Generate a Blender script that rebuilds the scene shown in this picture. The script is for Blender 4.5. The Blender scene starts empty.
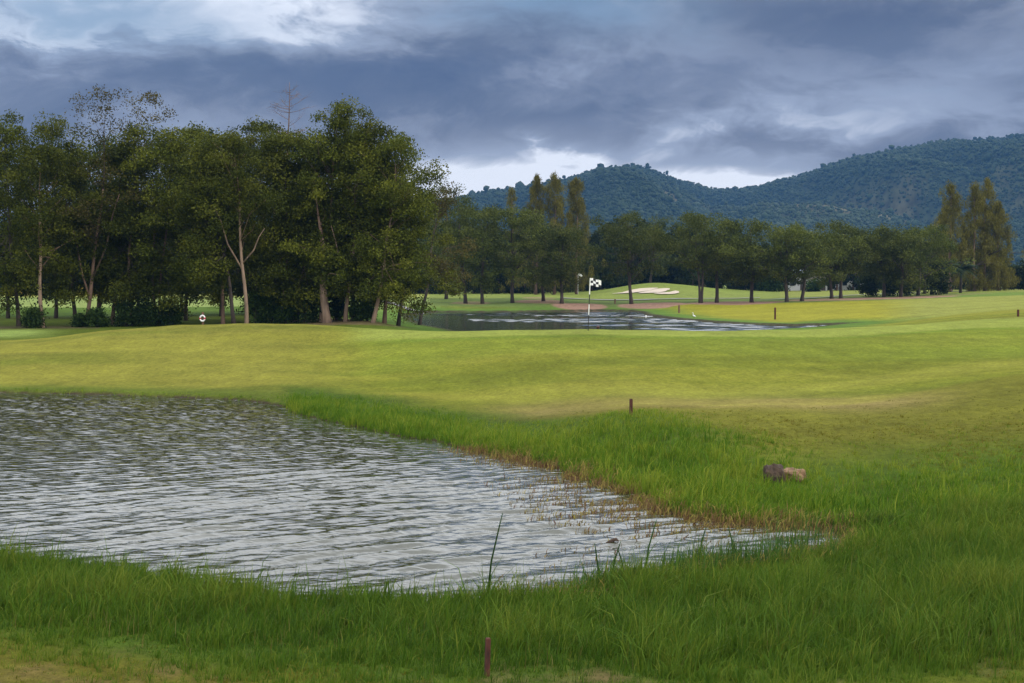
import bpy, math, random
import numpy as np
from mathutils import Vector

rng = np.random.default_rng(7)
random.seed(7)
S = bpy.context.scene
C = S.collection

# ------------------------------------------------------------------ camera
F = 1422.0                       # focal length in pixels of the 1024 wide frame (50 mm)
VH = 285.0                       # height of the horizon in that frame
PITCH = math.atan((341.5 - VH) / F)
cam_d = bpy.data.cameras.new('camera')
cam_d.lens = 50.0
cam_d.sensor_width = 36.0
cam_d.clip_start = 0.1
cam_d.clip_end = 20000
cam = bpy.data.objects.new('camera', cam_d)
cam.location = (0, 0, 0)
cam.rotation_euler = (math.pi / 2 - PITCH, 0, 0)
C.objects.link(cam)
S.camera = cam
cp, sp = math.cos(PITCH), math.sin(PITCH)


def at(u, v, Y):
    k, m = (u - 512.0) / F, (341.5 - v) / F
    dy, dz = cp + m * sp, -sp + m * cp
    s = Y / dy
    return np.array([k * s, Y, dz * s])


def zat(v, Y):
    return float(at(512, v, Y)[2])


# ------------------------------------------------------------------ helpers
def build(name, V, polys, mat, parent=None, smooth=False, attrs=None, quads=None):
    """polys: list of index tuples, or quads: (n,k) array of equal-size faces"""
    me = bpy.data.meshes.new(name)
    V = np.asarray(V, dtype=np.float32)
    if quads is not None:
        quads = np.asarray(quads, dtype=np.int32)
        n, k = quads.shape
        me.vertices.add(len(V))
        me.vertices.foreach_set('co', V.ravel())
        me.loops.add(n * k)
        me.loops.foreach_set('vertex_index', quads.ravel())
        me.polygons.add(n)
        me.polygons.foreach_set('loop_start', np.arange(n, dtype=np.int32) * k)
        me.update(calc_edges=True)
    else:
        me.from_pydata([tuple(map(float, p)) for p in V], [], [tuple(int(i) for i in p) for p in polys])
    if smooth:
        me.polygons.foreach_set('use_smooth', np.ones(len(me.polygons), dtype=bool))
    for k, a in (attrs or {}).items():
        a = np.asarray(a, dtype=np.float32)
        if a.ndim == 1:
            at_ = me.attributes.new(k, 'FLOAT', 'POINT')
            at_.data.foreach_set('value', a)
        else:
            at_ = me.attributes.new(k, 'FLOAT_COLOR', 'POINT')
            at_.data.foreach_set('color', np.concatenate([a, np.ones((len(a), 1), np.float32)], 1).ravel())
    me.materials.append(mat)
    o = bpy.data.objects.new(name, me)
    C.objects.link(o)
    if parent is not None:
        o.parent = parent
    return o


def tag(o, label=None, cat=None, group=None, kind=None):
    if label: o['label'] = label
    if cat: o['category'] = cat
    if group: o['group'] = group
    if kind: o['kind'] = kind
    return o


def empty(name, loc, rz=0.0, label=None, cat=None, group=None):
    o = bpy.data.objects.new(name, None)
    o.empty_display_size = 0.2
    o.location = tuple(float(a) for a in loc)
    o.rotation_euler = (0, 0, rz)
    C.objects.link(o)
    return tag(o, label, cat, group)


def copy_tree(o, parent=None):
    c = o.copy()
    C.objects.link(c)
    if parent is not None: c.parent = parent
    for ch in list(o.children): copy_tree(ch, c)
    return c


class MB:
    """collects tubes and boxes into one mesh"""
    def __init__(self): self.V, self.P, self.n = [], [], 0

    def add(self, V, P):
        self.V.append(np.asarray(V, float))
        self.P += [tuple(i + self.n for i in p) for p in P]
        self.n += len(V)

    def tube(self, pts, rad, sides=7, wob=0.0):
        pts = [np.asarray(p, float) for p in pts]
        rad = [rad] * len(pts) if np.isscalar(rad) else list(rad)
        V, P = [], []
        ref = None
        for i, p in enumerate(pts):
            t = pts[min(i + 1, len(pts) - 1)] - pts[max(i - 1, 0)]
            t = t / (np.linalg.norm(t) + 1e-9)
            if ref is None:
                ref = np.cross(t, [0.31, 0.95, 0.1]); ref /= np.linalg.norm(ref)
            ref = ref - t * ref.dot(t)
            ref /= (np.linalg.norm(ref) + 1e-9)
            b = np.cross(t, ref)
            for j in range(sides):
                a = 2 * math.pi * j / sides
                r = rad[i] * (1 + wob * rng.uniform(-1, 1))
                V.append(p + r * (math.cos(a) * ref + math.sin(a) * b))
        for i in range(len(pts) - 1):
            for j in range(sides):
                k = (j + 1) % sides
                P.append((i * sides + j, i * sides + k, (i + 1) * sides + k, (i + 1) * sides + j))
        P.append(tuple(range(sides))[::-1])
        P.append(tuple((len(pts) - 1) * sides + j for j in range(sides)))
        self.add(V, P)

    def box(self, lo, hi):
        x0, y0, z0 = lo; x1, y1, z1 = hi
        V = [(x0, y0, z0), (x1, y0, z0), (x1, y1, z0), (x0, y1, z0), (x0, y0, z1), (x1, y0, z1), (x1, y1, z1), (x0, y1, z1)]
        self.add(V, [(0, 3, 2, 1), (4, 5, 6, 7), (0, 1, 5, 4), (1, 2, 6, 5), (2, 3, 7, 6), (3, 0, 4, 7)])

    def build(self, name, mat, parent=None, smooth=False):
        return build(name, np.concatenate(self.V), self.P, mat, parent, smooth)


def vnoise(x, y, seed=0):
    """smooth value noise, about -1..1"""
    xi, yi = np.floor(x).astype(np.int64), np.floor(y).astype(np.int64)
    xf, yf = x - xi, y - yi
    xf, yf = xf * xf * (3 - 2 * xf), yf * yf * (3 - 2 * yf)

    def h(a, b):
        n = (a * 374761393 + b * 668265263 + seed * 982451653) & 0x7fffffff
        n = ((n ^ (n >> 13)) * 1274126177) & 0x7fffffff
        return ((n ^ (n >> 16)) & 0xffff) / 32767.5 - 1.0
    a, b, c, d = h(xi, yi), h(xi + 1, yi), h(xi, yi + 1), h(xi + 1, yi + 1)
    return (a * (1 - xf) + b * xf) * (1 - yf) + (c * (1 - xf) + d * xf) * yf


def fbm(x, y, o=4, seed=0):
    s, a, t = 0, 1.0, 0
    for i in range(o):
        s = s + a * vnoise(x * 2 ** i + 17.3 * i, y * 2 ** i - 9.1 * i, seed + i)
        t += a; a *= 0.5
    return s / t


def sst(a, b, x):
    t = np.clip((x - a) / (b - a), 0, 1)
    return t * t * (3 - 2 * t)


# ------------------------------------------------------------------ materials
def mat(name):
    m = bpy.data.materials.new(name)
    m.use_nodes = True
    nt = m.node_tree
    return m, nt, nt.nodes['Principled BSDF'], nt.nodes, nt.links


def plain(name, col, rough=0.7, var=0.25, scale=8.0, bump=0.15, stretch=(1, 1, 1)):
    m, nt, b, N, L = mat(name)
    tc = N.new('ShaderNodeTexCoord'); mp = N.new('ShaderNodeMapping')
    mp.inputs['Scale'].default_value = stretch
    L.new(tc.outputs['Object'], mp.inputs['Vector'])
    n = N.new('ShaderNodeTexNoise'); n.inputs['Scale'].default_value = scale; n.inputs['Detail'].default_value = 6
    L.new(mp.outputs['Vector'], n.inputs['Vector'])
    r = N.new('ShaderNodeValToRGB')
    r.color_ramp.elements[0].position = 0.3; r.color_ramp.elements[1].position = 0.7
    r.color_ramp.elements[0].color = tuple(c * (1 - var) for c in col) + (1,)
    r.color_ramp.elements[1].color = tuple(min(1, c * (1 + var)) for c in col) + (1,)
    L.new(n.outputs['Fac'], r.inputs['Fac'])
    L.new(r.outputs['Color'], b.inputs['Base Color'])
    b.inputs['Roughness'].default_value = rough
    if bump:
        bp = N.new('ShaderNodeBump'); bp.inputs['Strength'].default_value = bump; bp.inputs['Distance'].default_value = 0.03
        L.new(n.outputs['Fac'], bp.inputs['Height']); L.new(bp.outputs['Normal'], b.inputs['Normal'])
    return m


def leafy(name, dark, mid, light, trans=0.25, rough=0.6, spec=0.06):
    """foliage coloured by the leaf's own tint attribute"""
    m, nt, b, N, L = mat(name)
    a = N.new('ShaderNodeAttribute'); a.attribute_name = 'tint'
    oi = N.new('ShaderNodeObjectInfo')
    r = N.new('ShaderNodeValToRGB')
    r.color_ramp.elements[0].color = dark + (1,); r.color_ramp.elements[0].position = 0.05
    r.color_ramp.elements[1].color = light + (1,); r.color_ramp.elements[1].position = 0.95
    e = r.color_ramp.elements.new(0.5); e.color = mid + (1,)
    L.new(a.outputs['Fac'], r.inputs['Fac'])
    hsv = N.new('ShaderNodeHueSaturation')
    mr = N.new('ShaderNodeMapRange'); mr.inputs['To Min'].default_value = 0.75; mr.inputs['To Max'].default_value = 1.2
    L.new(oi.outputs['Random'], mr.inputs['Value']); L.new(mr.outputs['Result'], hsv.inputs['Value'])
    L.new(r.outputs['Color'], hsv.inputs['Color'])
    L.new(hsv.outputs['Color'], b.inputs['Base Color'])
    b.inputs['Roughness'].default_value = rough
    b.inputs['Specular IOR Level'].default_value = spec
    t = N.new('ShaderNodeBsdfTranslucent')
    L.new(hsv.outputs['Color'], t.inputs['Color'])
    mx = N.new('ShaderNodeMixShader'); mx.inputs['Fac'].default_value = trans
    L.new(b.outputs['BSDF'], mx.inputs[1]); L.new(t.outputs['BSDF'], mx.inputs[2])
    L.new(mx.outputs['Shader'], N['Material Output'].inputs['Surface'])
    return m


M = {}
M['bark_pale'] = plain('pale bark', (0.24, 0.165, 0.115), 0.85, 0.4, 3, 0.5, (1, 1, 0.3))
M['bark_brown'] = plain('brown bark', (0.16, 0.10, 0.07), 0.9, 0.4, 3, 0.5, (1, 1, 0.3))
M['bark_dark'] = plain('dark bark', (0.055, 0.042, 0.034), 0.9, 0.4, 3, 0.5, (1, 1, 0.3))
M['leaf_grove'] = leafy('grove leaves', (0.042, 0.054, 0.008), (0.078, 0.094, 0.012), (0.152, 0.155, 0.018))
M['leaf_airy'] = leafy('airy leaves', (0.05, 0.046, 0.014), (0.085, 0.074, 0.02), (0.13, 0.11, 0.03))
M['leaf_bank'] = leafy('bank tree leaves', (0.044, 0.058, 0.013), (0.080, 0.098, 0.018), (0.130, 0.140, 0.028))
M['leaf_cone'] = leafy('casuarina needles', (0.095, 0.090, 0.018), (0.150, 0.135, 0.024), (0.205, 0.178, 0.034))
M['leaf_wood'] = leafy('dark wood leaves', (0.016, 0.028, 0.008), (0.030, 0.044, 0.012), (0.052, 0.068, 0.018))
M['leaf_bush'] = leafy('bush leaves', (0.018, 0.036, 0.010), (0.034, 0.062, 0.014), (0.06, 0.10, 0.022))
M['leaf_flower'] = leafy('yellow flowering shrub', (0.09, 0.13, 0.01), (0.24, 0.24, 0.02), (0.45, 0.28, 0.03))
M['leaf_palm'] = leafy('palm fronds', (0.014, 0.026, 0.012), (0.024, 0.040, 0.018), (0.04, 0.06, 0.025))
M['leaf_hill'] = leafy('hill forest', (0.020, 0.034, 0.014), (0.034, 0.052, 0.022), (0.062, 0.080, 0.034), trans=0.0)
M['grass'] = leafy('tall grass blades', (0.040, 0.095, 0.006), (0.085, 0.165, 0.010), (0.19, 0.23, 0.022), trans=0.35, rough=0.55, spec=0.08)
M['grass_dark'] = leafy('rank grass blades', (0.032, 0.074, 0.006), (0.064, 0.124, 0.010), (0.135, 0.172, 0.020), trans=0.35, rough=0.55, spec=0.08)
M['rough'] = leafy('short rough grass', (0.085, 0.095, 0.010), (0.125, 0.128, 0.014), (0.18, 0.155, 0.028), trans=0.3, rough=0.6, spec=0.05)
M['turf_blades'] = leafy('clipped turf', (0.085, 0.105, 0.010), (0.140, 0.158, 0.014), (0.215, 0.210, 0.028), trans=0.3, rough=0.6, spec=0.05)
M['weed'] = leafy('water weeds', (0.10, 0.045, 0.030), (0.17, 0.12, 0.04), (0.27, 0.23, 0.05), trans=0.3, rough=0.5)
M['straw'] = leafy('straw stalks', (0.12, 0.10, 0.03), (0.20, 0.17, 0.05), (0.30, 0.25, 0.10), trans=0.3, rough=0.6)
M['reed'] = leafy('reed', (0.03, 0.07, 0.015), (0.05, 0.11, 0.02), (0.08, 0.15, 0.03), trans=0.2)
M['white'] = plain('white paint', (0.78, 0.78, 0.76), 0.4, 0.08, 5, 0.0)
M['black'] = plain('black paint', (0.02, 0.02, 0.022), 0.4, 0.2, 5, 0.0)
M['red_stake'] = plain('weathered red stake paint', (0.066, 0.019, 0.012), 0.95, 0.55, 22, 0.4, (1, 1, 0.3))
M['brown_stake'] = plain('brown stake wood', (0.14, 0.07, 0.04), 0.8, 0.4, 14, 0.3, (1, 1, 0.3))
M['red'] = plain('red band', (0.55, 0.03, 0.05), 0.5, 0.15, 6, 0.0)
M['rock_dark'] = plain('dark rock', (0.055, 0.034, 0.022), 0.9, 0.5, 9, 0.8)
M['rock_tan'] = plain('tan rock', (0.19, 0.115, 0.062), 0.9, 0.35, 9, 0.8)
M['sand'] = plain('bunker sand', (0.47, 0.39, 0.30), 0.95, 0.12, 0.6, 0.2)
M['path'] = plain('cart path concrete', (0.19, 0.18, 0.18), 0.9, 0.15, 0.8, 0.1)
M['dirt'] = plain('bare earth', (0.27, 0.17, 0.125), 0.95, 0.3, 0.5, 0.4)
M['wall'] = plain('white render', (0.72, 0.72, 0.72), 0.8, 0.06, 1, 0.0)
M['roof_blue'] = plain('blue grey roof', (0.22, 0.27, 0.34), 0.6, 0.15, 2, 0.1)
M['roof_brown'] = plain('brown roof', (0.10, 0.075, 0.06), 0.7, 0.15, 2, 0.1)
M['glass'] = plain('dark window', (0.03, 0.04, 0.05), 0.15, 0.2, 2, 0.0)
M['orange'] = plain('orange paint', (0.6, 0.25, 0.04), 0.5, 0.1, 2, 0.0)


# ------------------------------------------------------------------ terrain
ZW = -3.8
KW = -ZW * F
ZL = -3.5                        # the lake beyond the green lies a little higher
KL = -ZL * F


def wpt(u, v):                       # a point of the water level seen at u, v
    d = KW / (v - VH)
    return ((u - 512) / F * d, d)


def lpt(u, v):                       # a point of the lake's level
    d = KL / (v - VH)
    return ((u - 512) / F * d, d)


def dpt(u, d):
    return ((u - 512) / F * d, d)


POND = [wpt(u, v) for u, v in [
    (-260, 392), (-120, 392), (0, 393), (60, 394), (110, 395), (160, 397), (205, 399), (245, 401), (272, 404), (287, 409), (300, 416), (330, 422), (365, 429),
    (400, 436), (440, 444), (480, 452), (515, 459), (545, 466), (562, 472), (580, 480), (610, 488), (640, 499), (665, 512),
    (700, 519), (745, 524), (790, 528), (835, 530), (868, 538), (850, 553), (785, 563), (720, 569), (680, 576), (640, 584), (600, 592),
    (550, 601), (500, 608), (440, 611), (380, 611), (300, 605), (200, 592), (100, 574), (0, 562), (-140, 552), (-300, 548)]]
LAKE = [dpt(416, 168), dpt(424, 178), dpt(440, 184), lpt(480, 312.2), lpt(520, 312), lpt(560, 311.2), lpt(600, 310.6), lpt(628, 311), lpt(640, 313), lpt(648, 315.5), lpt(664, 318.5),
        lpt(700, 322), lpt(745, 324.8), lpt(795, 326.3), dpt(850, 125), dpt(800, 112), dpt(700, 100), dpt(560, 95), dpt(470, 100), dpt(428, 118), dpt(412, 140), dpt(408, 160)]
POND, LAKE = np.array(POND), np.array(LAKE)


def sdf(poly, x, y):
    """signed distance to a polygon, negative inside"""
    dmin = np.full(x.shape, 1e9)
    ins = np.zeros(x.shape, bool)
    for (ax, ay), (bx, by) in zip(poly, np.roll(poly, -1, 0)):
        ex, ey = bx - ax, by - ay
        t = np.clip(((x - ax) * ex + (y - ay) * ey) / (ex * ex + ey * ey + 1e-12), 0, 1)
        dmin = np.minimum(dmin, (x - ax - t * ex) ** 2 + (y - ay - t * ey) ** 2)
        cr = ((ay > y) != (by > y))
        xs = ex * (y - ay) / (ey if abs(ey) > 1e-12 else 1e-12) + ax
        ins ^= cr & (x < xs)
    d = np.sqrt(dmin)
    return np.where(ins, -d, d)


CTRL = [  # u, v, depth
    # foreground bank
    (487, 677, 12.5), (0, 683, 12.0), (250, 683, 12.2), (760, 683, 12.3), (1024, 683, 12.4), (0, 640, 14), (250, 640, 14.3), (700, 630, 14.8), (1024, 640, 14),
    (0, 580, 18), (200, 604, 17), (500, 622, 15.8), (750, 575, 18), (900, 580, 17.5), (1024, 580, 17.5), (-250, 600, 15.5), (1300, 620, 15),
    (870, 540, 20.4), (900, 520, 22), (1024, 510, 22.5), (850, 500, 24.5), (760, 480, 26.5), (900, 470, 27), (1024, 455, 28), (700, 450, 28.5),
    (631, 415, 33), (760, 430, 32), (880, 425, 33), (1024, 412, 34), (1150, 410, 34),
    (560, 430, 34), (500, 420, 39), (440, 414, 43), (400, 405, 46), (340, 395, 48),
    (870, 400, 41), (1024, 378, 43), (760, 406, 39), (1200, 370, 43),
    # hollow and green
    (520, 402, 45), (600, 402, 42), (700, 400, 43), (600, 375, 50), (760, 378, 50), (880, 372, 51), (1024, 352, 56),
    (450, 380, 52), (350, 375, 55), (280, 375, 54),
    (600, 345, 60), (760, 345, 60), (900, 343, 61), (588, 330, 68), (500, 331, 68), (400, 330, 69), (660, 331.5, 69), (760, 331, 70), (860, 327.5, 73), (960, 321, 80), (1024, 317, 86), (1200, 314, 88),
    (500, 333.5, 83), (580, 334, 82), (660, 334, 82), (740, 333, 82), (810, 331, 82), (870, 328.5, 84), (560, 338, 93), (660, 337.5, 93), (740, 336, 93), (820, 332, 95), (880, 327.5, 98), (930, 323, 100), (1024, 314, 103),
    # left mound
    (0, 378, 55), (100, 376, 55), (200, 372, 56), (0, 358, 60), (100, 345, 64), (180, 324, 74), (240, 323, 75), (300, 324, 74), (340, 326, 72), (200, 340, 66), (320, 345, 64),
    (100, 331, 72), (50, 340, 69), (-20, 346, 68), (-200, 352, 68),
    # behind the mound
    (0, 340, 85), (100, 338, 86), (200, 337, 87), (320, 337, 87), (400, 340, 86), (20, 327, 102), (100, 325, 104), (200, 325, 103), (300, 323, 103), (350, 320, 104), (380, 318, 104), (400, 322, 120),
    (0, 312, 140), (100, 312, 140), (220, 311, 140), (330, 310, 140), (390, 309, 150), (0, 303, 190), (150, 303, 190), (280, 302, 190), (380, 302, 190), (0, 295, 270), (200, 295, 270), (400, 296, 255),
    (-300, 320, 110), (-300, 300, 220),
    # far bank
    (450, 304, 203), (520, 303, 204), (580, 304, 204), (640, 304, 204), (690, 303, 203), (460, 297, 235), (550, 296, 235), (600, 297.5, 238), (550, 293.5, 285),
    (625, 297, 240), (700, 298, 235), (640, 291, 254), (690, 292, 254), (655, 282, 272), (625, 286, 270), (690, 286, 270), (595, 292.5, 272), (730, 291, 275), (655, 287, 300),
    # right fairway
    (690, 312.5, 170), (775, 319.5, 139), (850, 318, 130), (930, 317, 122), (1024, 308.5, 122), (720, 308, 186), (800, 305, 185), (880, 303, 180), (980, 300, 175), (1024, 298, 175), (1200, 300, 170),
    (720, 302, 208), (800, 300, 212), (900, 297.5, 215), (980, 294, 220), (1024, 293, 220), (760, 295, 255), (860, 292, 265), (950, 290.5, 270), (1024, 289.5, 280), (1250, 290, 270),
    # near the viewer and beyond
    (512, 1100, 3.0), (0, 1100, 3.0), (1024, 1100, 3.0), (512, 860, 6.5), (0, 850, 6.5), (1024, 850, 6.5), (-300, 750, 8), (1400, 750, 8),
]
cu = np.array([(c[0] - 512) / F for c in CTRL])
cd = np.array([c[2] for c in CTRL], float)
cz = np.array([zat(c[1], c[2]) for c in CTRL])
for t in np.linspace(-1.2, 1.2, 7):
    for d, z in ((400, -1.6), (700, -1.0), (1500, 0.0)):
        cu = np.append(cu, t); cd = np.append(cd, d); cz = np.append(cz, z)
    for d, z in ((2, -1.9), (7, -2.9), (16, -3.3), (50, -2.8), (120, -2.6)):
        if abs(t) > 0.7:
            cu = np.append(cu, t); cd = np.append(cd, d); cz = np.append(cz, z)
KX, KY = 3.2, 1.0
cx_, cy_ = cu * KX, np.log(cd) * KY
R2 = (cx_[:, None] - cx_) ** 2 + (cy_[:, None] - cy_) ** 2
A = np.where(R2 > 0, 0.5 * R2 * np.log(R2 + 1e-12), 0) + np.eye(len(cx_)) * 2e-3
Pm = np.stack([np.ones_like(cx_), cx_, cy_], 1)
n_c = len(cx_)
Kmat = np.zeros((n_c + 3, n_c + 3)); Kmat[:n_c, :n_c] = A; Kmat[:n_c, n_c:] = Pm; Kmat[n_c:, :n_c] = Pm.T
sol = np.linalg.solve(Kmat, np.append(cz, [0, 0, 0]))


def tps(x, y):
    y = np.maximum(y, 1.0)
    a, b = np.clip(x / y, -1.3, 1.3) * KX, np.log(np.minimum(y, 2500)) * KY
    out = sol[n_c] + sol[n_c + 1] * a + sol[n_c + 2] * b
    for i in range(n_c):
        r2 = (a - cx_[i]) ** 2 + (b - cy_[i]) ** 2
        out = out + sol[i] * 0.5 * r2 * np.log(r2 + 1e-12)
    return out


def shore(z, s, wl, w, cut):
    """bring the land down to the water along a shoreline"""
    land = wl + cut * sst(0, 0.35, s) + 0.01 + (np.maximum(z, wl + 0.1) - wl - 0.01 - cut) * sst(0.0, w, s)
    bed = wl - np.minimum(0.9, 0.03 + 0.22 * np.maximum(-s, 0))
    return np.where(s < 0, bed, np.where(s < w, land, np.maximum(z, wl + 0.1)))


def ground(x, y, full=False):
    x, y = np.asarray(x, float), np.asarray(y, float)
    z = tps(x, y)
    z = z + 0.05 * np.minimum(1, y / 25) * fbm(x * 0.25, y * 0.25, 4, 5) + 0.02 * fbm(x * 1.4, y * 1.4, 2, 9) * (y < 60)
    sp_ = sdf(POND, x, y) + 0.22 * fbm(x * 1.1, y * 1.1, 3, 21) * (y < 60)
    sl = sdf(LAKE, x, y) + 0.5 * fbm(x * 0.3, y * 0.3, 3, 22)
    cut = 0.06 + 0.03 * sst(36, 44, y)
    z = np.where(y < 62, shore(z, sp_, ZW, 3.2, cut), z)
    z = np.where(y > 84, shore(z, sl, ZL, 9.0, 0.18), z)
    z = np.maximum(z, ZW - 0.95)
    if full: return z, sp_, sl
    return z


def gz(x, y):
    return float(ground(np.array([x]), np.array([y]))[0])


# the ground sheet: one grid, denser where the photograph looks
tt = np.concatenate([np.linspace(-1.25, -0.42, 50, endpoint=False), np.linspace(-0.42, 0.42, 760, endpoint=False), np.linspace(0.42, 1.25, 51)])
dd = np.concatenate([np.geomspace(1.2, 10, 50, endpoint=False), np.geomspace(10, 60, 330, endpoint=False), np.geomspace(60, 320, 300, endpoint=False), np.geomspace(320, 3950, 50)])
TT, DD = np.meshgrid(tt, dd)
GX, GY = (TT * DD).ravel(), DD.ravel()
GZ, SP, SL = ground(GX, GY, True)
GU = 512 + F * GX / GY


def mixc(c, new, m):
    return c * (1 - m[:, None]) + np.array(new)[None, :] * m[:, None]


def blob(u, d, cu_, cd_, wu, wd, nz=0.35, seed=3):
    """a soft-edged patch of ground, noisy outline"""
    e = ((u - cu_) / wu) ** 2 + ((d - cd_) / wd) ** 2
    e = e + nz * fbm(GX * 0.35, GY * 0.12, 4, seed)
    return 1 - sst(0.75, 1.15, e)


nzA = fbm(GX * 0.30, GY * 0.22, 5, 31)
nzB = fbm(GX * 0.05, GY * 0.035, 4, 33)
nzC = fbm(GX * 1.6, GY * 1.0, 3, 35)
wob = 14 * fbm(GX * 0.2, GY * 0.1, 3, 41)
ROUGH = (0.132, 0.132, 0.015)
FAIR = (0.150, 0.165, 0.016)
GREEN = (0.145, 0.185, 0.018)
LUSH = (0.055, 0.095, 0.008)
col = np.tile(np.array(ROUGH), (len(GX), 1))
# mown fairway in the hollow and on the mound
fair = sst(37.5, 40, GY + 3.0 * fbm(GX * 0.12, GY * 0.12, 3, 44) - 5.5 * sst(840, 1024, GU)) * (1 - sst(115, 122, GY) * (GU < 600))
col = mixc(col, FAIR, fair)
col = mixc(col, (0.19, 0.178, 0.03), fair * sst(400, 250, GU) * (1 - sst(76, 82, GY)) * 0.8)
# dull band of dry turf below the fairway edge
band = np.exp(-((GY - 41.3 + 2.0 * sst(760, 900, GU)) / 2.9) ** 2) * sst(440, 540, GU) * (1 - sst(860, 1000, GU))
col = mixc(col, (0.235, 0.185, 0.062), np.clip(band * 0.9, 0, 1))
# patches of yellower turf
nzD = fbm(GX * 0.10, GY * 0.30, 5, 37)
col = mixc(col, (0.205, 0.202, 0.026), np.clip(0.25 + 1.9 * nzD, 0, 1) * fair * 0.75)
col = mixc(col, (0.100, 0.122, 0.012), np.clip(-0.1 - 2.2 * nzD + 0.6 * nzB, 0, 1) * fair * 0.7)
strp = np.exp(-((GY - 46.5 - 2.5 * sst(800, 1024, GU) + 1.2 * np.sin(GU / 90)) / 2.2) ** 2) * sst(430, 520, GU)
col = mixc(col, (0.235, 0.238, 0.034), strp * 0.6)
# putting green
grn = sst(54, 57, GY + 2 * np.sin(GU / 130)) * (1 - sst(74, 76, GY - 9 * sst(880, 1000, GU))) * sst(330, 400, GU)
col = mixc(col, GREEN, grn * 0.6)
grn2 = sst(63.5, 65, GY - 6 * sst(820, 1000, GU)) * (1 - sst(76, 80, GY - 9 * sst(880, 1000, GU))) * sst(330, 380, GU)
col = mixc(col, (0.225, 0.262, 0.048), grn2 * 0.8)
col = mixc(col, (0.120, 0.175, 0.018), np.exp(-((GY - 63.5 - 6 * sst(820, 1000, GU)) / 0.6) ** 2) * sst(350, 420, GU) * 0.7)
# behind the mound and under the grove
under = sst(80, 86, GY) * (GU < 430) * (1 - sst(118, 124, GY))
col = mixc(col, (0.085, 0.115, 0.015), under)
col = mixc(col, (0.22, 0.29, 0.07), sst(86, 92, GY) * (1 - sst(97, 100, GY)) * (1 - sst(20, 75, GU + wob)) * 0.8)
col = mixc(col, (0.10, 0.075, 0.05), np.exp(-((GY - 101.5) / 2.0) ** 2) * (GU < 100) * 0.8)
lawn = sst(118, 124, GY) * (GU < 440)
col = mixc(col, (0.065, 0.110, 0.012), lawn)  # cast shadow of the grove painted into the lawn as a darker green
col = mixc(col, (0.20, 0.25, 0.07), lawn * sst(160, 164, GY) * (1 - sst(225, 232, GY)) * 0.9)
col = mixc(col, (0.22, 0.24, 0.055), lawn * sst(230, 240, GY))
# earth below the grove edge above the water
col = mixc(col, (0.17, 0.11, 0.07), blob(GU, GY, 360, 104, 60, 6) * 0.7)
# lake bank and far turf
far = sst(186, 194, GY) * (GU > 430)
col = mixc(col, (0.105, 0.145, 0.035), far)
col = mixc(col, (0.165, 0.20, 0.040), sst(224, 230, GY) * (GU > 430) * 0.9)
col = mixc(col, (0.15, 0.19, 0.035), sst(258, 264, GY) * (GU > 590) * (GU < 740) * 0.8)
rf = sst(118, 124, GY) * (GU > 640) * (1 - sst(196, 200, GY))
col = mixc(col, (0.225, 0.215, 0.020), rf * 0.95)
col = mixc(col, (0.205, 0.225, 0.050), rf * sst(870, 930, GU + wob) * 0.8)
col = mixc(col, (0.19, 0.21, 0.045), (GU > 780) * sst(235, 242, GY) * 0.9)
col = mixc(col, (0.12, 0.18, 0.03), (GU > 940) * sst(196, 200, GY) * (1 - sst(225, 235, GY)) * 0.9)
# lush bank along the lake and bare earth among the trees
col = mixc(col, (0.085, 0.150, 0.022), (1 - sst(2.0, 8.0, SL + 1.5 * nzA)) * (SL > -1) * (GY > 90))
for cu_, cd_, wu, wd, k in [(578, 199, 27, 8, 1.0), (655, 200, 34, 9, 1.0), (540, 210, 24, 8, .8), (738, 203, 50, 8, 1.0), (835, 210, 50, 8, .8), (905, 211, 56, 9, .9), (470, 206, 20, 7, .5), (960, 222, 30, 4, .5), (540, 225, 16, 3, .6)]:
    col = mixc(col, (0.27, 0.165, 0.115), blob(GU, GY, cu_, cd_, wu, wd, .5, 61) * k)
# banks of the near pond
FEDGE = np.interp(GU, [-100, 0, 120, 250, 420, 600, 800, 1024, 1200], [14.2, 14.0, 13.4, 12.4, 11.6, 11.4, 11.8, 12.4, 12.6])
lushm = np.clip((1 - sst(2.4, 5.2, SP + 1.2 * nzA)) * sst(255, 300, GU + 0 * wob), 0, 1)
lushm = np.maximum(lushm, (1 - sst(26, 31, GY + 2 * nzA)) * sst(560, 700, GU + wob) * sst(-0.8, 1.0, GY - FEDGE))
lushm = np.maximum(lushm, (1 - sst(22, 24, GY)) * sst(-0.8, 1.0, GY - FEDGE + 0.8 * nzA))
lushm = np.maximum(lushm, 0.75 * (1 - sst(0.6, 4.5, SP + 2.0 * nzA)) * sst(40, 44, GY) * (GU < 320))
lushm = np.where(GY < 60, lushm, 0)
col = mixc(col, LUSH, lushm)
fg = (1 - sst(13.2, 15, GY))
col = mixc(col, (0.098, 0.092, 0.012), fg * (1 - lushm) * np.clip(0.7 + 0.8 * nzA, 0, 1))
col = mixc(col, (0.15, 0.085, 0.05), fg * np.clip(nzC * 1.6 - 0.25 + 0.6 * nzA, 0, 1) * 0.6)
# earth at the waterline and below it
soil = np.where(GY < 60, (1 - sst(0.02, 0.22, SP + 0.08 * nzC)), 0)
col = mixc(col, (0.055, 0.040, 0.024), soil)
soil2 = np.where(GY > 80, (1 - sst(0.2, 1.4, SL)), 0)
col = mixc(col, (0.05, 0.045, 0.025), soil2)
col *= (1 + 0.16 * nzA + 0.10 * nzC)[:, None]
col *= np.where((GY > 38) & (GY < 110), 0.94 + 0.30 * nzB, 1.0)[:, None]
col = np.clip(col, 0.004, 0.9)

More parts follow.
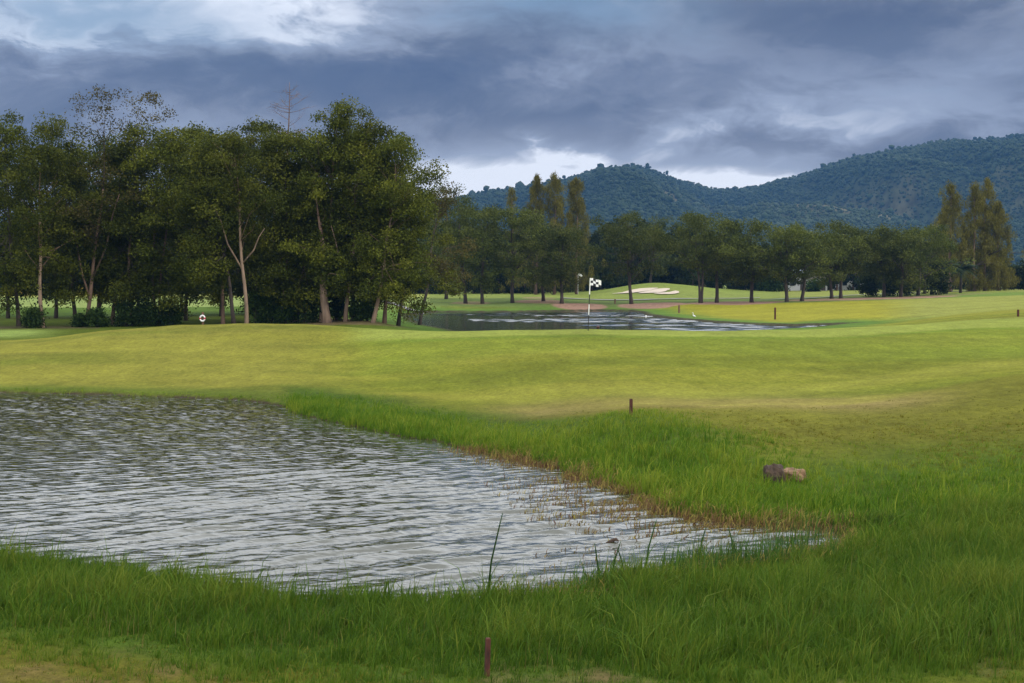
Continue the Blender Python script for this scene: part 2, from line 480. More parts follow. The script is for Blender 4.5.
nr, nc = TT.shape
ii = np.arange(nr * nc).reshape(nr, nc)
Q = np.stack([ii[:-1, :-1], ii[:-1, 1:], ii[1:, 1:], ii[1:, :-1]], -1).reshape(-1, 4)
m, nt, b, N, L = mat('turf')
a = N.new('ShaderNodeAttribute'); a.attribute_name = 'zone'
tc = N.new('ShaderNodeTexCoord')
cols = a.outputs['Color']
for sc, lo, hi, st in ((45.0, 0.60, 1.40, (1, 1, 1)), (7.0, 0.66, 1.34, (1, 0.6, 1)), (1.3, 0.80, 1.20, (1, 0.5, 1)), (0.35, 0.86, 1.14, (0.5, 1.3, 1))):
    mp = N.new('ShaderNodeMapping'); mp.inputs['Scale'].default_value = st
    L.new(tc.outputs['Object'], mp.inputs['Vector'])
    n = N.new('ShaderNodeTexNoise'); n.inputs['Scale'].default_value = sc; n.inputs['Detail'].default_value = 5; n.inputs['Roughness'].default_value = 0.65
    L.new(mp.outputs['Vector'], n.inputs['Vector'])
    mr = N.new('ShaderNodeMapRange'); mr.inputs['From Min'].default_value = 0.25; mr.inputs['From Max'].default_value = 0.75
    mr.inputs['To Min'].default_value = lo; mr.inputs['To Max'].default_value = hi
    L.new(n.outputs['Fac'], mr.inputs['Value'])
    vm = N.new('ShaderNodeVectorMath'); vm.operation = 'SCALE'
    L.new(cols, vm.inputs[0]); L.new(mr.outputs['Result'], vm.inputs['Scale'])
    cols = vm.outputs[0]
    if sc == 45.0: nf = n
    if sc == 7.0: nm = n
L.new(cols, b.inputs['Base Color'])
b.inputs['Roughness'].default_value = 0.9
b.inputs['Specular IOR Level'].default_value = 0.05
bp = N.new('ShaderNodeBump'); bp.inputs['Strength'].default_value = 0.7; bp.inputs['Distance'].default_value = 0.05
bp2 = N.new('ShaderNodeBump'); bp2.inputs['Strength'].default_value = 0.5; bp2.inputs['Distance'].default_value = 0.12
L.new(nf.outputs['Fac'], bp.inputs['Height']); L.new(nm.outputs['Fac'], bp2.inputs['Height'])
L.new(bp2.outputs['Normal'], bp.inputs['Normal']); L.new(bp.outputs['Normal'], b.inputs['Normal'])
M['turf'] = m
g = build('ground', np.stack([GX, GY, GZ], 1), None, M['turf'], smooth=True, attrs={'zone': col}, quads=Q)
tag(g, kind='structure')


# ------------------------------------------------------------------ water
def water_mat(name, deep, bumps, band=False, rough=0.05):
    m, nt, b, N, L = mat(name)
    tc = N.new('ShaderNodeTexCoord')
    b.inputs['Base Color'].default_value = deep + (1,)
    b.inputs['Roughness'].default_value = rough
    b.inputs['IOR'].default_value = 1.7
    prev = None
    mask = None
    if band:
        mp = N.new('ShaderNodeMapping'); mp.inputs['Scale'].default_value = (0.012, 0.075, 1)
        L.new(tc.outputs['Object'], mp.inputs['Vector'])
        n = N.new('ShaderNodeTexNoise'); n.inputs['Scale'].default_value = 1.0; n.inputs['Detail'].default_value = 2
        L.new(mp.outputs['Vector'], n.inputs['Vector'])
        sx = N.new('ShaderNodeSeparateXYZ'); L.new(tc.outputs['Object'], sx.inputs[0])
        mx_ = N.new('ShaderNodeMapRange'); mx_.inputs['From Min'].default_value = -12; mx_.inputs['From Max'].default_value = 22
        mx_.inputs['To Min'].default_value = -0.20; mx_.inputs['To Max'].default_value = 0.14
        L.new(sx.outputs['X'], mx_.inputs['Value'])
        ad = N.new('ShaderNodeMath'); ad.operation = 'ADD'
        L.new(n.outputs['Fac'], ad.inputs[0]); L.new(mx_.outputs['Result'], ad.inputs[1])
        mr = N.new('ShaderNodeMapRange'); mr.interpolation_type = 'SMOOTHSTEP'
        mr.inputs['From Min'].default_value = 0.40; mr.inputs['From Max'].default_value = 0.47
        mr.inputs['To Min'].default_value = 0.02; mr.inputs['To Max'].default_value = 1.0
        L.new(ad.outputs[0], mr.inputs['Value']); mask = mr.outputs['Result']
    for rot, sc, strength, dist, scale, det in bumps:
        mp = N.new('ShaderNodeMapping'); mp.inputs['Rotation'].default_value = (0, 0, math.radians(rot)); mp.inputs['Scale'].default_value = sc
        L.new(tc.outputs['Object'], mp.inputs['Vector'])
        n = N.new('ShaderNodeTexNoise'); n.inputs['Scale'].default_value = scale; n.inputs['Detail'].default_value = det
        n.inputs['Distortion'].default_value = 0.35
        L.new(mp.outputs['Vector'], n.inputs['Vector'])
        bp = N.new('ShaderNodeBump'); bp.inputs['Strength'].default_value = strength; bp.inputs['Distance'].default_value = dist
        L.new(n.outputs['Fac'], bp.inputs['Height'])
        if mask is not None:
            mm = N.new('ShaderNodeMath'); mm.operation = 'MULTIPLY'; mm.inputs[1].default_value = strength
            L.new(mask, mm.inputs[0]); L.new(mm.outputs[0], bp.inputs['Strength'])
        if prev is not None: L.new(prev, bp.inputs['Normal'])
        prev = bp.outputs['Normal']
    L.new(prev, b.inputs['Normal'])
    return m


M['pond'] = water_mat('rippled pond water', (0.034, 0.036, 0.016), [(-30, (0.4, 1.0, 1), 0.6, 0.040, 5.0, 2), (15, (0.7, 1.0, 1), 0.35, 0.010, 13.0, 2)])
M['lake'] = water_mat('breezy lake water', (0.016, 0.022, 0.012), [(10, (0.6, 1, 1), 0.3, 0.01, 4, 1)], rough=0.11)


def wave_sheet(name, matx):
    tw_ = np.arange(-0.62, 0.262, 0.0019)
    dw_ = np.geomspace(14.5, 53, 760)
    T2, D2 = np.meshgrid(tw_, dw_)
    X, Y = (T2 * D2).ravel(), D2.ravel()
    sp_ = sdf(POND, X, Y)
    rg = np.random.default_rng(12)
    Zs = np.zeros_like(X)
    main = math.radians(124)
    gx_, gy_ = X + 0.5 * fbm(X * .25, Y * .25, 2, 93), Y + 0.5 * fbm(X * .25, Y * .25, 2, 94)
    far_ = 1 - sst(19, 36, Y)
    for i in range(60):
        short = i % 2 == 0
        lam = 0.22 * (1.9 ** rg.random()) if short else 0.42 * (2.0 ** rg.random())
        th = main + rg.normal(0, 0.30 if short else 0.14)
        k = 2 * math.pi / lam
        Zs += ((0.0050 - 0.0012 * (1 - far_)) if short else 0.0064 * far_) * lam * np.sin(k * (math.cos(th) * gx_ + math.sin(th) * gy_) + rg.uniform(0, 6.28))
    gust = 0.75 + 0.45 * fbm(X * .09, Y * .06, 3, 95)
    calm = np.clip(0.25 + (-sp_) / 3.0, 0.2, 1)
    # sharper crests than troughs
    Zs = Zs * gust * calm
    
    nr_, nc_ = T2.shape
    ii_ = np.arange(nr_ * nc_).reshape(nr_, nc_)
    Q_ = np.stack([ii_[:-1, :-1], ii_[:-1, 1:], ii_[1:, 1:], ii_[1:, :-1]], -1).reshape(-1, 4)
    Q_ = Q_[(sp_[Q_] < 0.9).any(1)]
    used = np.unique(Q_); remap = np.zeros(len(X), int); remap[used] = np.arange(len(used))
    V = np.stack([X, Y, ZW + Zs], 1)[used]
    return tag(build(name, V, None, matx, smooth=True, quads=remap[Q_]), kind='structure')


wave_sheet('pond_water', M['pond'])
def lake_sheet(name, matx):
    xs = np.arange(LAKE[:, 0].min() - 3, LAKE[:, 0].max() + 3, 0.42)
    ys = np.arange(LAKE[:, 1].min() - 3, LAKE[:, 1].max() + 3, 0.19)
    X, Y = [q.ravel() for q in np.meshgrid(xs, ys)]
    s_ = sdf(LAKE, X, Y)
    rg = np.random.default_rng(15)
    Zs = np.zeros_like(X)
    for i in range(30):
        lam = 0.8 * (2.6 ** rg.random())
        th = math.radians(95) + rg.normal(0, 0.3)
        k = 2 * math.pi / lam
        Zs += 0.0046 * lam * np.sin(k * (math.cos(th) * X + math.sin(th) * Y) + rg.uniform(0, 6.28))
    m_ = sst(-0.16, 0.04, fbm(X * 0.022 + 3.1, Y * 0.085, 3, 97) + np.interp(512 + F * X / Y, [425, 470, 520, 600, 800], [-0.65, -0.34, -0.05, 0.12, 0.30]))
    Zs *= 0.02 + 0.98 * m_
    ii_ = np.arange(len(X)).reshape(len(ys), len(xs))
    Q_ = np.stack([ii_[:-1, :-1], ii_[:-1, 1:], ii_[1:, 1:], ii_[1:, :-1]], -1).reshape(-1, 4)
    Q_ = Q_[(s_[Q_] < 1.6).any(1)]
    used = np.unique(Q_); remap = np.zeros(len(X), int); remap[used] = np.arange(len(used))
    return tag(build(name, np.stack([X, Y, ZL + Zs], 1)[used], None, matx, smooth=True, quads=remap[Q_]), kind='structure')


lake_sheet('lake_water', M['lake'])


# ------------------------------------------------------------------ strips laid on the ground: bunkers and the cart path
def strip(name, pts, matx, lift, n=40, across=6, edge=0.0):
    """pts: (u, depth_near, depth_far) along the strip"""
    p = np.array(pts, float)
    s = np.linspace(0, len(p) - 1, n)
    u = np.interp(s, np.arange(len(p)), p[:, 0]); a = np.interp(s, np.arange(len(p)), p[:, 1]); e = np.interp(s, np.arange(len(p)), p[:, 2])
    V = []
    for i in range(n):
        for j in range(across + 1):
            d = a[i] + (e[i] - a[i]) * j / across
            V.append(((u[i] - 512) / F * d, d))
    V = np.array(V)
    if edge: V = V + edge * np.stack([fbm(V[:, 0] * .3, V[:, 1] * .3, 2, 71), fbm(V[:, 0] * .3, V[:, 1] * .3, 2, 72)], 1)
    z = ground(V[:, 0], V[:, 1]) + lift
    q = np.arange(n * (across + 1)).reshape(n, across + 1)
    q = np.stack([q[:-1, :-1], q[1:, :-1], q[1:, 1:], q[:-1, 1:]], -1).reshape(-1, 4)
    o = build(name, np.column_stack([V, z]), None, matx, smooth=True, quads=q)
    return tag(o, kind='structure')


strip('sand_bunker', [(613, 249.5, 250.2), (622, 248.4, 251), (630, 248.6, 255), (640, 249.6, 257), (650, 252, 257), (657, 255.5, 256.5)], M['sand'], 0.14, edge=0.3)
strip('sand_bunker', [(638, 246.5, 247.5), (648, 245.5, 251), (658, 246, 255), (665, 249, 256), (670, 254, 256)], M['sand'], 0.14, edge=0.3)
strip('sand_bunker', [(654, 243.5, 244.2), (662, 242.5, 246.5), (670, 242.5, 248), (676, 244, 252), (679, 248, 251)], M['sand'], 0.14, edge=0.3)
strip('cart_path', [(760, 218, 219), (790, 218, 220.5), (815, 219, 222.5), (830, 224, 228), (845, 231, 234.5), (862, 235, 238), (885, 237, 240), (925, 239, 242), (945, 246, 249), (975, 250, 253)], M['path'], 0.12)
strip('cart_path', [(560, 224, 227), (600, 222, 225), (640, 223, 226), (680, 226, 229), (720, 228, 231), (760, 230, 233)], M['path'], 0.12)
strip('cart_path', [(372, 190, 193), (390, 186, 190), (410, 178, 183), (424, 172, 176)], M['path'], 0.12)


# ------------------------------------------------------------------ trees
def leaf_quads(P, size, aspect, rng, droop=0.0, vertical=0.0):
    """one small four-cornered leaf at every point of P"""
    n = len(P)
    d = rng.normal(size=(n, 3))
    d[:, 2] = d[:, 2] * (1 - droop) - droop * 1.2
    if vertical: d[:, 2] = d[:, 2] + np.where(rng.random(n) < 0.75, 1, -1) * vertical * 2.0
    d /= np.linalg.norm(d, axis=1)[:, None] + 1e-9
    w = np.cross(d, rng.normal(size=(n, 3)))
    w /= np.linalg.norm(w, axis=1)[:, None] + 1e-9
    L_ = size * rng.uniform(0.6, 1.35, n)[:, None]
    W_ = L_ * aspect
    # slightly diamond shaped leaves
    V = np.stack([P - d * L_ * 0.5, P + w * W_ * 0.5 + d * L_ * 0.05, P + d * L_ * 0.5, P - w * W_ * 0.5 + d * L_ * 0.05], 1)
    return V.reshape(-1, 3), np.arange(n * 4).reshape(n, 4)


def gen_tree(seed, H, off, w, cb, clumps=55, per=130, lf=0.22, aspect=0.55, r0=0.15, cr=1.0, form='broad', lean=0.0, fork=0.45, stems=1, droop=0.15, gap=0.0, depthw=None, yfork=()):
    """trunk and crown arrays for one tree. off: sideways offset of the crown, w: crown width, cb: height of the crown base"""
    rg = np.random.default_rng(seed)
    tb = MB(); lb = MB()
    offy = rg.uniform(-0.4, 0.4)
    axes = []
    for sidx in range(stems):
        sx = 0.0 if stems == 1 else (sidx - (stems - 1) / 2) * 0.55
        bend = rg.uniform(-0.5, 0.5, 2)
        tgt = np.array([off + sx * 2.2, offy + rg.uniform(-.6, .6) * (stems > 1), H * (0.93 if form != 'broad' else 0.86)])
        pts, rr = [], []
        K = 12
        for i in range(K + 1):
            t = i / K
            e = t ** (1.0 + 0.0) if form == 'cone' else (t ** 0.85)
            p = np.array([sx * 0.3 + tgt[0] * e + bend[0] * math.sin(t * 3.1) * H * 0.03 + 0.10 * math.sin(9 * t + seed), tgt[1] * e + bend[1] * math.sin(t * 3.1) * H * 0.03, tgt[2] * t])
            pts.append(p)
            rr.append((r0 if stems == 1 else r0 * 0.75) * ((1 - t) ** 0.8 * 0.92 + 0.08) * (1 + 0.35 * max(0, 0.05 - t) / 0.05))
        pts[0][2] -= 0.4
        kk = K if form == 'cone' else int(K * max(0.45, min(0.75, fork + 0.2))) + 1
        tb.tube(pts[:kk + 1], rr[:kk + 1], 8, 0.06)
        if kk < K: lb.tube(pts[kk:], [q * 0.9 for q in rr[kk:]], 6, 0.05)
        axes.append((np.array(pts), np.array(rr)))
        for (t0, dx, t1) in yfork:
            a0 = np.array([np.interp(t0 * H, [p_[2] for p_ in pts], [p_[q] for p_ in pts]) for q in range(3)])
            b0 = np.array([a0[0] + dx, a0[1] - 0.5, t1 * H])
            rk = np.interp(t0 * H, [p_[2] for p_ in pts], rr) * 0.62
            tb.tube([a0 - np.array([0, 0, .15]), a0 * .6 + b0 * .4 + np.array([dx * .12, 0, -.1]), a0 * .25 + b0 * .75, b0], [rk, rk * .8, rk * .6, rk * .3], 7, .05)
    # crown: a few boughs, each carrying a spray of leaf clumps
    cen = []
    ph = rg.uniform(0, 6.28, 4)

    def envelope(inner):
        s = rg.random()
        if form == 'cone': prof = (1 - s) ** 0.68 * (0.45 + 0.55 * min(1, s / 0.12)) * 1.6 * (1 + 0.25 * math.sin(17 * s + ph[3]))
        elif form == 'umbrella': prof = (max(0, s) ** 0.55) * ((1 - s) ** 0.42) * 1.75
        else: prof = (max(0, s) ** 0.38) * ((1 - s) ** 0.62) * 1.75
        a = rg.uniform(0, 6.283)
        lump = 1 + 0.28 * math.sin(2 * a + ph[0] + 3 * s) + 0.22 * math.sin(3 * a + ph[1] - 7 * s) + 0.16 * math.sin(11 * s + ph[2])
        r = w * 0.5 * prof * lump * math.sqrt(rg.uniform(inner, 1))
        ax, _ = axes[rg.integers(len(axes))]
        z = cb + s * (H - cb)
        tt_ = min(1, z / ax[-1][2])
        cxy = ax[min(len(ax) - 1, int(tt_ * (len(ax) - 1)))]
        blend = 0.7 if form != 'cone' else 0
        return np.array([cxy[0] * (1 - blend) + off * blend + r * math.cos(a), cxy[1] + r * math.sin(a), z])

    if form == 'cone':
        cen = [envelope(0.05) for _ in range(clumps)]
    else:
        nb = max(6, clumps // 4)
        boughs, tries = [], 0
        while len(boughs) < nb and tries < 600:
            tries += 1
            c = envelope(0.25)
            if all(np.linalg.norm((c - q) * np.array([1, 1, 1.2])) > (1.25 if gap == 0 else 1.6) * cr * (1 if tries < 300 else 0.6) for q in boughs): boughs.append(c)
        boughs.append(np.array([off, offy, H - 0.9 * cr]))
        per_b = max(3, clumps // len(boughs))
        for q in boughs:
            for _ in range(max(2, rg.poisson(per_b))):
                c = q + rg.normal(size=3) * np.array([0.85, 0.85, 0.5]) * cr
                if c[2] > H: c[2] = H - rg.random() * 0.4
                cen.append(c)
    # limbs: from the stem to the clumps
    for i, c in enumerate(cen):
        if form == 'cone' and i % 2: continue
        if form != 'cone' and i % 3: continue
        ax, rr = axes[rg.integers(len(axes))]
        dxy = math.hypot(c[0] - off, c[1])
        zs = max(H * rg.uniform(0.28, 0.5), c[2] - dxy * rg.uniform(0.35, 0.9) - 0.5) if form != 'cone' else max(0.5, c[2] - 0.3)
        j = min(len(ax) - 2, int(zs / ax[-1][2] * (len(ax) - 1)))
        p0 = ax[j]
        mid = p0 * 0.45 + c * 0.55 + np.array([rg.uniform(-.4, .4), rg.uniform(-.4, .4), 0.25 * dxy * 0.4])
        q1 = p0 * 0.7 + mid * 0.3 + np.array([0, 0, 0.1])
        rb = min(rr[j] * 0.6, 0.035 + 0.018 * np.linalg.norm(c - p0))
        rb *= 0.6
        lb.tube([p0, q1, mid, c], [rb, rb * 0.8, rb * 0.5, 0.01], 5)
    # leaves
    P, T = [], []
    for c in cen:
        n = int(per * rg.uniform(0.55, 1.35))
        k = rg.uniform(0.7, 1.35) * cr
        q = rg.normal(size=(n, 3))
        q /= np.linalg.norm(q, axis=1)[:, None]
        q *= (rg.random(n) ** 0.45)[:, None]
        sc_ = np.array([1.0, 1.0, 0.62]) * k if form != 'cone' else np.array([0.9, 0.9, 1.25]) * k
        q = q * sc_ + 0.10 * rg.normal(size=(n, 3)) * k
        q[:, 2] -= (0.18 + 0.5 * droop) * (q[:, 0] ** 2 + q[:, 1] ** 2) / max(k, .1)
        P.append(c + q)
        T.append(np.clip(rg.uniform(0.15, 0.75) + rg.normal(size=n) * 0.09, 0, 1))
    P, T = np.concatenate(P), np.concatenate(T)
    V, Qd = leaf_quads(P, lf, aspect, rg, droop, vertical=0.9 if form == 'cone' else 0)
    return tb, lb, V, Qd, np.repeat(T, 4)


def place_tree(name, loc, data, bark, leaf, label, cat='tree', group=None, rz=0.0):
    tb, lb, V, Qd, T = data
    r = empty(name, loc, rz, label, cat, group)
    tb.build('trunk', M[bark], r, smooth=True)
    lb.build('limbs', M['bark_brown' if bark == 'bark_pale' else 'bark_dark'], r, smooth=True)
    build('crown', V, None, M[leaf], r, attrs={'tint': T}, quads=Qd)
    return r


def px(n, d):
    return n * d / F


def tree(name, u, d, cu_, vt, wpx, vb, label, bark='bark_brown', leaf='leaf_grove', seed=None, group=None, **kw):
    """a tree standing at u, depth d with its crown centred at cu_, topped at vt, vb its crown base"""
    x = (u - 512) / F * d
    z = gz(x, d)
    H = float(at(512, vt, d)[2]) - z
    cb = float(at(512, vb, d)[2]) - z
    data = gen_tree(seed if seed is not None else int(u * 13 + d * 7 + vt), H, px(cu_ - u, d), px(wpx, d) * (1.12 if kw.get('form') == 'umbrella' else 1.0), max(0.3, cb), **kw)
    return place_tree(name, (x, d, z), data, bark, leaf, label, group=group)


GG = 'trees of the dark grove beyond the mound'
big = dict(clumps=150, per=230, lf=0.17, cr=0.85)
tree('grove_tree', 18, 103, 2, 114, 62, 304, 'dark leaning tree at the left edge of the grove', 'bark_dark', group=GG, **big)
tree('grove_tree', 43, 101, 46, 132, 60, 272, 'grove tree with a pale slanting bare trunk beside the small round bush', 'bark_pale', group=GG, **{**big, 'clumps': 110})
tree('grove_tree', 75, 104, 66, 120, 58, 296, 'grove tree with dark trunk leaning left, just left of the forked dark trunks', 'bark_dark', group=GG, **big)
tree('airy_tree', 84, 103, 106, 86, 66, 240, 'tall airy tree whose thin crown tops the left of the grove', 'bark_brown', 'leaf_airy', group=GG, yfork=((0.2, 2.2, 0.55), (0.12, -1.0, 0.4)), clumps=75, per=95, lf=0.16, cr=0.8, gap=0.9)
tree('airy_tree', 92, 106, 152, 94, 62, 230, 'slender airy tree leaning right, right of the tallest airy crown', 'bark_brown', 'leaf_airy', group=GG, clumps=60, per=90, lf=0.16, cr=0.8, gap=0.9)
tree('grove_tree', 113, 105, 122, 145, 70, 310, 'low-crowned grove tree with reddish brown trunk', 'bark_brown', group=GG, **big)
tree('grove_tree', 157, 104, 168, 130, 68, 310, 'grove tree with foliage hanging almost to the lawn left of the life ring', 'bark_brown', group=GG, stems=2, **big)
tree('grove_tree', 186, 111, 190, 126, 58, 290, 'upright grove tree behind the life ring', 'bark_brown', group=GG, **big)
tree('grove_tree', 236, 101, 206, 132, 60, 282, 'grove tree with a dark bare trunk leaning left beside the pale forked trunk', 'bark_dark', group=GG, **big)
tree('grove_tree', 246, 100, 236, 130, 60, 240, 'grove tree with a tall pale forked trunk', 'bark_pale', group=GG, clumps=70, per=210, lf=0.17, cr=0.9, fork=0.5, yfork=((0.30, -1.9, 0.62), (0.33, 1.7, 0.5)))
tree('grove_tree', 274, 109, 266, 124, 60, 308, 'full dark tree in the middle of the grove under the dead spire', 'bark_pale', group=GG, stems=2, **big)
tree('grove_tree', 294, 104, 302, 140, 60, 308, 'bushy grove tree on several thin pale stems', 'bark_pale', group=GG, stems=3, **big)
tree('grove_tree', 320, 103, 338, 104, 62, 280, 'tallest broad dark tree at the right of the grove', 'bark_pale', group=GG, **big)
tree('grove_tree', 327, 101.5, 318, 175, 60, 292, 'shorter grove tree on a flared buttressed trunk', 'bark_pale', group=GG, r0=0.32, **{**big, 'clumps': 55})
tree('grove_tree', 346, 102, 366, 108, 60, 284, 'tall grove tree with an orange-brown trunk leaning right', 'bark_pale', group=GG, yfork=((0.16, -1.2, 0.45),), **big)
tree('grove_tree', 371, 101, 396, 138, 60, 292, 'right-leaning grove tree with thin orange-brown trunk near the lake', 'bark_pale', group=GG, **big)
tree('grove_tree', 398, 105, 420, 164, 54, 318, 'drooping tree whose boughs hang down at the right end of the grove', 'bark_dark', group=GG, **{**big, 'clumps': 60, 'droop': 0.35})
tree('grove_tree', 420, 118, 440, 184, 46, 290, 'thin airy tree behind the right end of the grove', 'bark_dark', 'leaf_airy', group=GG, clumps=55, per=110, lf=0.18, cr=0.8)
tree('grove_tree', 130, 104, 138, 128, 54, 300, 'narrow grove tree with a thin reddish stem left of the wide bush', 'bark_brown', group=GG, **big)
tree('grove_tree', 222, 103, 224, 140, 54, 300, 'tree with low hanging foliage just left of the pale forked trunk', 'bark_brown', group=GG, **big)
tree('grove_tree', 283, 103, 286, 128, 54, 304, 'narrow tree right of the full dark tree in the grove', 'bark_brown', group=GG, **big)
tree('grove_tree', 352, 104, 350, 120, 52, 300, 'narrow tree between the two tallest crowns at the right of the grove', 'bark_brown', group=GG, **big)
tree('grove_tree', 384, 103, 384, 124, 50, 298, 'slim tree beside the right-leaning orange-brown trunk', 'bark_brown', group=GG, **big)
for u, vt, w in ((-30, 120, 80), (8, 150, 70), (55, 150, 70), (98, 140, 80), (140, 140, 80), (182, 150, 80), (222, 135, 76), (256, 140, 80), (304, 165, 76), (344, 140, 80), (384, 155, 76)):
    tree('grove_tree', u, 118 + (u * 7 % 11), u, vt, w, 288, 'dark tree filling the back of the grove behind the front trunks', 'bark_dark', 'leaf_wood', group='back row of the grove', clumps=120, per=140, lf=0.26, cr=1.2)

# dead spire above the grove
d = 112
x = (289 - 512) / F * d; z = gz(x, d); H = float(at(289, 82, d)[2]) - z
tb = MB(); rg = np.random.default_rng(5)
pts = [np.array([0.15 * math.sin(i * 0.7), 0.1 * math.cos(i), H * i / 12]) for i in range(13)]
tb.tube(pts, [0.16 * (1 - i / 12) ** 0.9 + 0.014 for i in range(13)], 7)
tw = MB()
for i in range(38):
    t = rg.uniform(0.72, 0.97); p = np.array([0.15 * math.sin(t * 12 * 0.7), 0.1 * math.cos(t * 12), H * t])
    a_, ln = rg.uniform(0, 6.28), rg.uniform(0.5, 1.9) * (1.15 - t) / 0.3
    e = p + np.array([math.cos(a_) * ln, math.sin(a_) * ln, ln * rg.uniform(0.15, 0.7)])
    tw.tube([p, (p + e) / 2 + np.array([0, 0, -0.08]), e], [0.018, 0.012, 0.005], 4)
    for k in range(3):
        f = e + rg.normal(size=3) * 0.35
        tw.tube([(p + e * (k + 1)) / (k + 2), f], [0.008, 0.004], 3)
r = empty('dead_tree', (x, d, z), 0, 'bare dead spire sticking up above the grove', 'tree')
tb.build('trunk', M['bark_brown'], r, True); tw.build('branches', M['bark_brown'], r)


# bushes
def bush(u, d, hpx, wpx, label, leaf='leaf_bush', group=None, seed=0, name='bush', n=26, per=110, lf=0.16):
    x = (u - 512) / F * d; z = gz(x, d); h, w = px(hpx, d), px(wpx, d)
    rg = np.random.default_rng(900 + int(u) + seed)
    P, T = [], []
    tb = MB()
    for i in range(n):
        a_, rr, hh = rg.uniform(0, 6.28), math.sqrt(rg.random()) * w * 0.42, rg.uniform(0.1, 0.85)
        rr *= math.sqrt(max(0.1, 1 - (hh - 0.3) ** 2 * 1.6))
        c = np.array([rr * math.cos(a_), rr * math.sin(a_), hh * h])
        k = w * 0.16
        P.append(c + rg.normal(size=(per, 3)) * k * np.array([.8, .8, .7])); T.append(np.clip(rg.uniform(.2, .8) + rg.normal(size=per) * .15, 0, 1))
        if i % 3 == 0: tb.tube([(0, 0, -0.1), c * np.array([.4, .4, .6]), c], [0.03, 0.02, 0.008], 4)
    P = np.concatenate(P); P[:, 2] = np.maximum(P[:, 2], 0.02)
    V, Qd = leaf_quads(P, lf, 0.55, rg)
    r = empty(name, (x, d, z), 0, label, 'bush', group)
    tb.build('stems', M['bark_dark'], r)
    build('foliage', V, None, M[leaf], r, attrs={'tint': np.repeat(np.concatenate(T), 4)}, quads=Qd)
    return r


bush(33, 100.5, 22, 20, 'small round dark bush on the lawn beside the pale slanting trunk')
bush(97, 101.5, 18, 22, 'dark low bush right of the forked dark trunks')
bush(80, 102, 12, 14, 'grey-green small bush at the foot of the forked dark trunks')
bush(126, 102.5, 26, 26, 'leafy bush under the low-crowned grove tree')
bush(150, 103, 26, 30, 'wide bush left of the life ring')
bush(170, 103.5, 24, 22, 'dark bush nearest the life ring')
bush(256, 103, 34, 24, 'bush just right of the pale forked trunk')
bush(272, 104, 36, 32, 'large bush in the middle of the grove front')
bush(286, 103, 22, 24, 'low dark bush left of the buttressed trunk')
bush(305, 103, 34, 30, 'green bush touching the buttressed trunk')
bush(336, 104, 28, 18, 'bush between the buttressed trunk and the leaning trunks')
bush(360, 102.5, 26, 20, 'bush near the right end of the grove bank')
bush(367, 103.5, 30, 16, 'dark bush behind the thin right-leaning trunk')
for i, u in enumerate((10, 24, 38, 52, 66, 82, 94)):
    bush(u, 262 + (i % 2) * 4, 7, 17, 'yellow flowering shrub in the row across the far lawn', 'leaf_flower', 'yellow shrubs along the far lawn', i, 'flowering_shrub', 14, 40, 0.45)

# trees along the far bank of the lake
BG = 'trees along the far bank of the lake'
mid_kw = dict(clumps=110, per=130, lf=0.28, cr=1.2, r0=0.27, form='umbrella', droop=0.1)
for u, d, cu_, vt, w, vb, lab in [
    (446, 225, 446, 186, 42, 285, 'slim tall tree just right of the grove, behind the lake end'),
    (466, 204, 458, 198, 50, 280, 'bank tree with a crooked dark trunk left of the lake'),
    (482.5, 203, 482, 208, 52, 284, 'straight dark bank tree second from the lake end'),
    (513, 204, 512, 207, 64, 277, 'broad bank tree with thick dark trunk left of the tall pines'),
    (543, 212, 540, 224, 56, 283, 'bank tree standing on the bare earth below the tall pines'),
    (561, 203, 562, 228, 50, 284, 'slender bank tree left of the white flag'),
    (631, 204, 628, 217, 76, 276, 'dark leaning bank tree in front of the sand bunkers'),
    (650, 288, 655, 214, 62, 272, 'tree with a pale trunk on top of the bunker mound'),
    (716, 205, 718, 222, 58, 277, 'single-stemmed bank tree right of the twin trunks'),
    (752, 205, 750, 222, 60, 280, 'bank tree standing on the reddish bare earth'),
    (786, 203, 785, 225, 58, 276, 'thick-trunked bank tree above the right red stake'),
    (802, 205, 806, 233, 50, 280, 'thin dark bank tree where the cart path starts'),
    (831, 216, 827, 234, 46, 276, 'left of two close dark trunks beside the cart path'),
    (840, 217, 846, 224, 50, 274, 'taller right-hand tree of the pair beside the cart path'),
    (884, 220, 882, 225, 46, 284, 'narrow dark tree at the left of the right-hand clump'),
    (901, 219, 902, 230, 46, 284, 'tree in the middle of the right-hand clump on bare earth'),
    (918, 224, 920, 226, 54, 286, 'rounded tree of the right-hand clump next to the palms')]:
    tree('bank_tree', u, d, cu_, vt, w, vb, lab, 'bark_dark', 'leaf_bank', group=BG, **mid_kw)
tree('bank_tree', 701, 204, 700, 215, 78, 276, 'bank tree with twin dark trunks right of the bunkers', 'bark_dark', 'leaf_bank', group=BG, stems=2, **mid_kw)
for u, w in ((893, 16), (908, 14), (938, 16), (868, 14)):
    bush(u, 226, 26, w + 6, 'dense dark bush hanging low among the right-hand clump', 'leaf_wood', 'dark bushes among the right-hand clump', 1, 'bush', 24, 60, 0.4)

